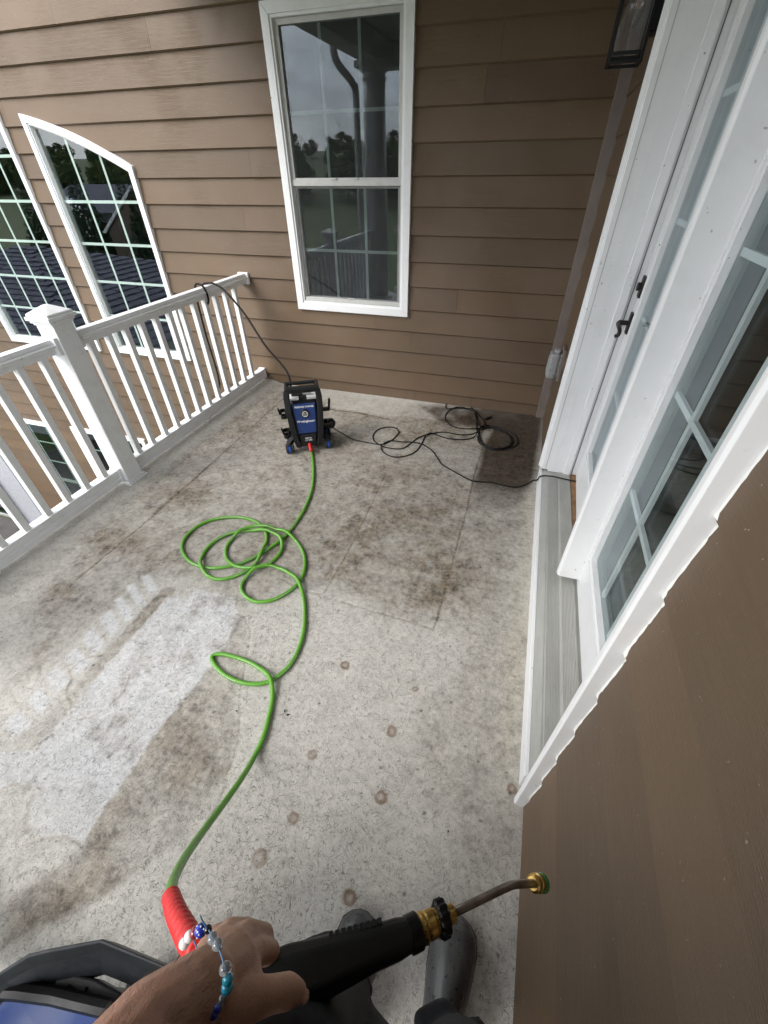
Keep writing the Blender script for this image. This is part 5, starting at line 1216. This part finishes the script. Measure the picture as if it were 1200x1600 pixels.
m = MB(); lathe(m, gf_ + ax3 * .0105 - OG, ax3, [(0, .0075), (.001, .0125), (.005, .0125), (.007, .0085), (.011, .007), (.012, .003)], 20); m.build('nozzle_tip', M_NGREEN, gun)

# ------------------------------------------------------------------ person
def skin_mat():
    m = N('skin'); c = m.co(); g = m.n('NewGeometry'); P = m.n('Mapping'); m.l(g.outputs['Position'], P.inputs[0])
    a = m.noise(P.outputs[0], 26, 5, .6); b = m.noise(P.outputs[0], 420, 3, .6); v = m.n('TexVoronoi'); m.l(P.outputs[0], v.inputs['Vector']); v.inputs['Scale'].default_value = 620
    k = m.mix(a, (.37, .20, .135), (.49, .295, .205)); k = m.mix(m.math('MULTIPLY', m.ramp(m.noise(P.outputs[0], 9, 3), [(.45, 0.), (.7, 1.)]), .4), k, (.38, .165, .115))
    m.set(Base_Color=k, Roughness=.5, Subsurface_Weight=.12, Subsurface_Radius=(.01, .004, .002), Subsurface_Scale=.4, Specular_IOR_Level=.35)
    cr_ = m.n('TexVoronoi', feature='DISTANCE_TO_EDGE'); m.l(P.outputs[0], cr_.inputs['Vector']); cr_.inputs['Scale'].default_value = 210
    crk = m.ramp(cr_.outputs['Distance'], [(.0, 0.), (.12, 1.)])
    b1_ = m.bump(m.math('ADD', b, m.math('ADD', m.math('MULTIPLY', v.outputs['Distance'], .6), m.math('MULTIPLY', crk, .5))), .35, .0008)
    m.bump(m.noise(P.outputs[0], 55, 4, .6), .35, .003, b1_); return m.m
M_SKIN = skin_mat()
M_CLOTH = plain('dark_navy_cloth', (.012, .014, .019), .85, var=.25, nscale=30, bump=.5, bscale=900)
M_SHIRT = plain('dark_shirt_cloth', (.03, .035, .045), .85, var=.25, bump=.4, bscale=800)
def boot_mat():
    m = N('wet_grey_rubber_boot'); c = m.co(); a = m.noise(c, 9, 5, .6); v = m.noise(c, 105, 3, .5)
    k = m.mix(m.ramp(a, [(.35, 0.), (.65, 1.)]), (.032, .034, .036), (.09, .092, .092))
    drops = m.ramp(v, [(.63, 0.), (.66, 1.)]); k = m.mix(m.math('MULTIPLY', drops, .85), k, (.012, .012, .012))
    m.set(Base_Color=k, Roughness=m.math('MULTIPLY_ADD', drops, -.2, .36)); m.bump(m.math('ADD', a, drops), .3, .001); return m.m
M_BOOT = boot_mat()
per = thing('person', 'person seen from above gripping the spray gun, in dark trousers and wet grey rubber boots', 'person', (0, -.08, 0))
OP = Vector(per.location)
def chain(mb, pts, rad, step=.006, n=14):
    """tapered round limb with ball ends, in world space"""
    P = [Vector(p) - OP for p in pts]; Q = []; Rr = []
    for i in range(len(P) - 1):
        k = max(2, int((P[i + 1] - P[i]).length / step))
        for j in range(k):
            t = j / k; Q.append(P[i].lerp(P[i + 1], t)); Rr.append(rad[i] * (1 - t) + rad[i + 1] * t)
    Q.append(P[-1]); Rr.append(rad[-1]); mb.tube(Q, Rr, n); mb.ball(P[0], rad[0], n=12, m=8); mb.ball(P[-1], rad[-1], n=12, m=8); return mb
# ---- left arm and hand (the hand that grips the gun)
wrist, palmc = [Vector(p) for p in [(-0.1656, -0.0382, 0.9808), (-0.1489, -0.0233, 0.9447)]]
fore1, elbow = [Vector(p) for p in [(-0.1846, -0.0744, 1.009), (-0.1871, -0.1249, 1.054)]]
K = [Vector(p) for p in [(-0.1493, -0.0047, 0.8926), (-0.1671, 0.0035, 0.893), (-0.1886, -0.0004, 0.8841), (-0.2055, -0.0085, 0.8717)]]      # knuckles index..little
M1 = [Vector(p) for p in [(-0.1431, -0.002, 0.8651), (-0.1582, 0.0076, 0.8598), (-0.1826, 0.0061, 0.8517), (-0.2029, -0.0009, 0.845)]]
M2 = [Vector(p) for p in [(-0.1422, -0.0121, 0.8219), (-0.1559, -0.0036, 0.8086), (-0.1783, -0.0014, 0.8069), (-0.2011, -0.0077, 0.8098)]]
TP = [Vector(p) for p in [(-0.1398, -0.0235, 0.8267), (-0.1535, -0.0168, 0.8128), (-0.172, -0.0146, 0.8145), (-0.1944, -0.0207, 0.8159)]]
TH_ = [Vector(p) for p in [(-0.1513, -0.0453, 0.9517), (-0.1321, -0.0358, 0.9351), (-0.1136, -0.0259, 0.9269), (-0.1006, -0.0195, 0.92), (-0.0943, -0.0181, 0.9066)]]
hb_ = MB()
chain(hb_, [elbow, fore1, wrist], [.046, .037, .0275])
for i, (k_, a_, b_, c_) in enumerate(zip(K, M1, M2, TP)):
    rk = (.0128, .0132, .0125, .0112)[i]
    hb_.ball(k_.lerp(wrist, .04) - OP + Vector((0, 0, .0050)), rk * 1.05, n=10, m=7)
    chain(hb_, [wrist.lerp(k_, .45) + Vector((0, 0, .0185)), k_ + Vector((0, 0, .0115))], [.0030, .0042])
    chain(hb_, [wrist.lerp(k_, .12), wrist.lerp(k_, .55), k_], [.0225, .0190, rk + .0002])
    chain(hb_, [k_, a_, b_, c_], [rk, rk * .90, rk * .80, rk * .70], .004)
    hb_.ball(a_ - OP, rk * .97, n=10, m=7)
for a_, b_ in zip(K[:-1], K[1:]): chain(hb_, [wrist.lerp(a_, .6), wrist.lerp(b_, .6)], [.0195, .019]); chain(hb_, [wrist.lerp(a_, .80), wrist.lerp(b_, .80)], [.0135, .013])
chain(hb_, [wrist, TH_[0], TH_[1]], [.024, .0225, .0185]); chain(hb_, TH_[1:], [.0170, .0140, .0138, .0108], .004)
chain(hb_, [TH_[1], wrist.lerp(K[0], .7)], [.016, .016])
chain(hb_, [TH_[0], wrist.lerp(K[0], .45)], [.021, .020])
# ---- torso, neck, head, right arm joined to the same body
shL, shR, nk = Vector((-.19, -.20, 1.37)), Vector((.19, -.20, 1.37)), Vector((0, -.20, 1.42))
chain(hb_, [shL, elbow], [.052, .048], .015)
for z, rx, ry, yy in ((.92, .16, .10, -.155), (1.05, .145, .095, -.165), (1.18, .155, .10, -.18), (1.30, .17, .10, -.195)): hb_.ball(Vector((0, yy, z)) - OP, rx, ry, .11, n=16, m=10)
chain(hb_, [shL, shR], [.06, .06], .02); chain(hb_, [(0, -.2, 1.36), (0, -.195, 1.50)], [.062, .056], .015)
hb_.ball(Vector((0, -.215, 1.62)) - OP, .075, .095, .115, n=20, m=14); hb_.ball(Vector((0, -.165, 1.565)) - OP, .055, .055, .06, n=14, m=10)
hb_.ball(Vector((0, -.114, 1.605)) - OP, .011, .016, .02); 
for sx in (-1, 1): hb_.ball(Vector((sx * .076, -.215, 1.61)) - OP, .012, .02, .032)
elR = Vector((.33, -.26, 1.16)); wrR = Vector((.20, -.20, 1.36))
chain(hb_, [shR, elR], [.052, .042], .015); chain(hb_, [elR, wrR], [.042, .028], .015)
for i in range(4): chain(hb_, [wrR, wrR + Vector((-.035 - .008 * i, -.0, .055 + .012 * (i % 3))), wrR + Vector((-.06 - .008 * i, .005, .075 + .014 * (i % 3)))], [.022, .012, .009], .006)
chain(hb_, [wrR, wrR + Vector((.0, .02, .05)), wrR + Vector((-.02, .03, .08))], [.02, .012, .009], .006)
for sx in (-1, 1): chain(hb_, [(sx * .095, -.14, .90), (sx * .10, -.07, .48), (sx * .10, -.07, .10)], [.075, .05, .035], .02)
body = hb_.build('body', M_SKIN, per, smooth=True); remesh(body, .0025, 2, .5)
# face details
for sx in (-1, 1):
    m = MB(); m.ball(Vector((sx * .031, -.127, 1.632)) - OP, .0115, .009, .0095, n=14, m=10); m.build('eye', plain('eye_white', (.7, .68, .65), .25), per, smooth=True)
m = MB(); m.ball(Vector((0, -.110, 1.565)) - OP, .024, .006, .006); m.build('mouth', plain('lips', (.35, .12, .10), .5), per, smooth=True)
m = MB(); m.ball(Vector((0, -.228, 1.655)) - OP, .085, .098, .095, n=20, m=14); hr = m.build('hair', plain('dark_brown_hair', (.035, .022, .014), .7, var=.3, nscale=60, bump=.8, bscale=250), per, smooth=True)
m = MB(); tdir = (TH_[-1] - TH_[-2]).normalized(); vup = (Vector((0, 0, 1.55)) - TH_[-1]).normalized(); vup = (vup - tdir * vup.dot(tdir)).normalized(); vs_ = tdir.cross(vup)
m.ball(TH_[-1] + tdir * .004 + vup * .0088 + vs_ * .002 - OP, .0068, .0056, .0022, n=14, m=8, axes=(tdir, vs_, vup)); m.build('thumbnail', plain('fingernail', (.50, .30, .24), .3, var=.06), per, smooth=True)
# short arm hairs along the forearm
hm = MB(); hr_ = np.random.default_rng(3)
for i in range(620):
    t = hr_.uniform(.12, .98); seg = (elbow.lerp(fore1, (t - .0) / .5) if t < .5 else fore1.lerp(wrist, (t - .5) / .5)); dirn = ((fore1 - elbow) if t < .5 else (wrist - fore1)).normalized()
    rad = (.046 + (.037 - .046) * t / .5) if t < .5 else (.037 + (.0275 - .037) * (t - .5) / .5)
    q1 = dirn.cross(Vector((0, 0, 1))).normalized(); q2 = q1.cross(dirn); an = hr_.uniform(-.2, 3.4); nn = q1 * math.cos(an) + q2 * math.sin(an)
    b0 = seg + nn * (rad * .975) - OP; L0_ = hr_.uniform(.005, .009); d1 = (dirn * .8 + nn * .35 + q1 * hr_.uniform(-.3, .5)).normalized()
    sd_ = d1.cross(nn).normalized() * .00011
    hm.add([b0 - sd_, b0 + sd_, b0 + d1 * L0_ * .6 + sd_ * .7, b0 + d1 * L0_ + dirn * .001, b0 + d1 * L0_ * .6 - sd_ * .7], [(0, 1, 2, 3, 4)])
hm.build('arm_hair', plain('arm_hair', (.10, .065, .045), .6), per, kind='stuff')
# ---- shirt and trousers
m = MB()
def ell(cx, cy, z, rx, ry, n=28, wob=0): return [Vector((cx + rx * math.cos(2 * math.pi * k / n), cy + ry * math.sin(2 * math.pi * k / n) * (1 + wob * math.sin(3 * k)), z)) - OP for k in range(n)]
m.loft([ell(0, -.165, .93, .175, .112), ell(0, -.17, 1.05, .162, .108), ell(0, -.18, 1.18, .170, .11), ell(0, -.19, 1.30, .185, .11), ell(0, -.20, 1.40, .16, .09), ell(0, -.20, 1.46, .07, .075)]); 
chain(m, [shL, shL.lerp(elbow, .45)], [.064, .060], .02); chain(m, [shR, shR.lerp(elR, .5)], [.064, .060], .02)
sh_ = m.build('shirt', M_SHIRT, per, smooth=True); remesh(sh_, .007, 4)
m = MB()
m.ball(Vector((0, -.155, .90)) - OP, .178, .125, .11, n=20, m=12)
chain(m, [(-.085, -.120, .86), (-.100, -.045, .62), (-.112, -.028, .47), (-.112, -.055, .16)], [.098, .086, .075, .070], .012, 18)
chain(m, [(.085, -.135, .86), (.112, -.070, .62), (.125, -.040, .47), (.122, -.045, .16)], [.098, .086, .073, .070], .012, 18)
# cloth folds
chain(m, [(-.10, -.05, .62), (.0, -.09, .66), (.11, -.06, .60)], [.07, .075, .065], .012, 16)
for (x, y, z, r_) in ((-.09, .035, .60, .022), (-.13, .04, .45, .02), (.09, .025, .44, .02), (.15, .02, .40, .022), (.11, .02, .33, .02), (-.09, .03, .33, .02)):
    chain(m, [(x - .035, y - .02, z + .012), (x, y, z), (x + .04, y - .022, z - .018)], [r_ * .8, r_, r_ * .7], .008, 10)
tro = m.build('trousers', M_CLOTH, per, smooth=True); remesh(tro, .006, 5)
# ---- boots
def boot(cx, toe_y, heel_y, cxh):
    m = MB(); L = toe_y - heel_y; rings = []
    for t, hw, h in ((0, .030, .055), (.06, .038, .085), (.25, .041, .10), (.45, .044, .098), (.62, .051, .085), (.78, .054, .068), (.90, .047, .056), (.97, .030, .045), (1.0, .012, .034)):
        hw *= 1.10; y = heel_y + L * t; x = cxh + (cx - cxh) * t
        rings.append([Vector((x + hw * math.cos(a), y, .012 + (h * max(0, math.sin(a)) ** .8))) - OP for a in [2 * math.pi * k / 20 for k in range(20)]])
    m.loft(rings); chain(m, [(cxh, heel_y + .075, .08), (cxh, heel_y + .07, .30)], [.05, .060], .015)
    b = m.build('boot', M_BOOT, per, smooth=True); remesh(b, .004, 3)
    s_ = MB(); o_ = []
    for t, hw in ((0, .030), (.06, .041), (.3, .041), (.45, .043), (.65, .053), (.8, .056), (.92, .048), (.98, .030), (1.012, .010)):
        y = heel_y + L * t; x = cxh + (cx - cxh) * t; o_.append((x, y, hw * 1.08))
    pts = [(x - hw, y) for x, y, hw in o_] + [(x + hw, y) for x, y, hw in o_[::-1]]
    s_.prism(pts, -OP + Vector((0, 0, .001)), (1, 0, 0), (0, 1, 0), (0, 0, 1), .017); s_.build('sole', M_TYRE, b, bevel=.003)
boot(.128, .207, -.10, .112); boot(-.116, .139, -.15, -.098)
# ---- bracelet of mixed beads round the left wrist
brc = thing('bracelet', 'stretchy bracelet of mixed glass and coloured beads on the wrist', 'bracelet', tuple(wrist))
bpts = [(-0.1995, -0.0212, 0.9818), (-0.1946, -0.0155, 0.9912), (-0.1882, -0.0115, 0.9996), (-0.1805, -0.0086, 1.01), (-0.1727, -0.0058, 1.016), (-0.1602, -0.0092, 1.032), (-0.1523, -0.011, 1.037), (-0.1364, -0.021, 1.041), (-0.1321, -0.0254, 1.038), (-0.1313, -0.0297, 1.033), (-0.1338, -0.0368, 1.022), (-0.1388, -0.0437, 1.007), (-0.1425, -0.0486, 0.9963), (-0.1477, -0.0545, 0.9791)]
cols = [('white_bead', (.75, .76, .78), .0058), ('white_bead', (.75, .76, .78), .0058), ('dark_red_bead', (.22, .02, .025), .0058), ('blue_spotted_bead', (.02, .04, .40), .0066), ('black_bead', (.01, .01, .012), .0042), ('clear_bead', (.62, .65, .68), .0056), ('clear_bead', (.62, .65, .68), .0056),
        ('clear_bead', (.62, .65, .68), .0060), ('turquoise_bead', (.03, .36, .52), .0052), ('turquoise_bead', (.03, .30, .46), .0056), ('pale_amber_bead', (.30, .27, .25), .0046), ('cobalt_bead', (.015, .03, .32), .0040), ('cobalt_bead', (.015, .03, .32), .0040), ('turquoise_bead', (.03, .36, .52), .0042)]
BM = {}
for (nm, c, r_), p in zip(cols, bpts):
    if (nm, c) not in BM:
        BM[(nm, c)] = plain(nm, c, .12 if 'clear' in nm else .22, var=.15, nscale=250, coat=.5)
        if 'clear' in nm or 'amber' in nm: BM[(nm, c)].node_tree.nodes['Principled BSDF'].inputs['Transmission Weight'].default_value = .8
    r_ *= .86; q = MB(); q.ball(Vector(p) - wrist, r_, r_, r_ * 1.0, n=14, m=9)
    o = q.build('bead', BM[(nm, c)], brc, smooth=True)
    if nm == 'blue_spotted_bead':
        q = MB()
        for d in ((-.4, -.2, .9), (.3, -.5, .8), (0, .4, .9), (.6, .3, .7), (-.7, .3, .6), (.1, -.9, .4)):
            dv = Vector(d).normalized(); q.ball(Vector(p) - wrist + dv * r_ * .96, .0009, n=6, m=4)
        q.build('dot', M_WHITEPRINT, o)
fulls = [Vector(p) - wrist for p in bpts]; cen = Vector((0, 0, 0)) + (wrist - wrist)
under = [fulls[-1], fulls[-1] * .3 + (fulls[-1] + fulls[0]) * .3 + Vector((0, 0, -.035)), fulls[0] + Vector((0, .004, -.02)), fulls[0]]
MB().tube(spline(fulls + under[1:], .003), .0007, 6).build('elastic', plain('blue_elastic', (.08, .22, .42), .5), brc)
tl = [(-0.1722, -0.0058, 1.017), (-0.1749, -0.0034, 1.029), (-0.176, -0.0001, 1.043), (-0.1736, -0.0023, 1.039), (-0.1712, -0.0045, 1.03)]
MB().tube(spline([Vector(p) - wrist for p in tl], .002), .0006, 6).build('loose_thread', bpy.data.materials['blue_elastic'], brc)

# ------------------------------------------------------------------ dead leaves and grit on the floor
lf = MB()
for (x, y) in [(-2.21, 2.575), (-2.128, 2.437), (-2.164, 2.749), (-2.167, 2.774), (-1.7, 0.4633), (-2.107, 0.6648), (-1.077, 0.8686), (-0.7523, 0.5043), (-0.5811, 0.558), (-0.563, 0.549), (0.0667, 0.3825)]:
    a = rng.uniform(0, 6); s = rng.uniform(.005, .009); ca, sa = math.cos(a), math.sin(a)
    lf.add([(x + s * ca, y + s * sa, .006), (x - s * .4 * sa, y + s * .4 * ca, .009), (x - s * ca, y - s * sa, .006), (x + s * .4 * sa, y - s * .4 * ca, .004)], [(0, 1, 2, 3)])
lfo = lf.build('leaf_crumbs', plain('dead_leaf', (.04, .028, .018), .8), None); lfo['kind'] = 'stuff'; lfo['label'] = 'small dark leaf crumbs scattered on the floor'; lfo['category'] = 'debris'
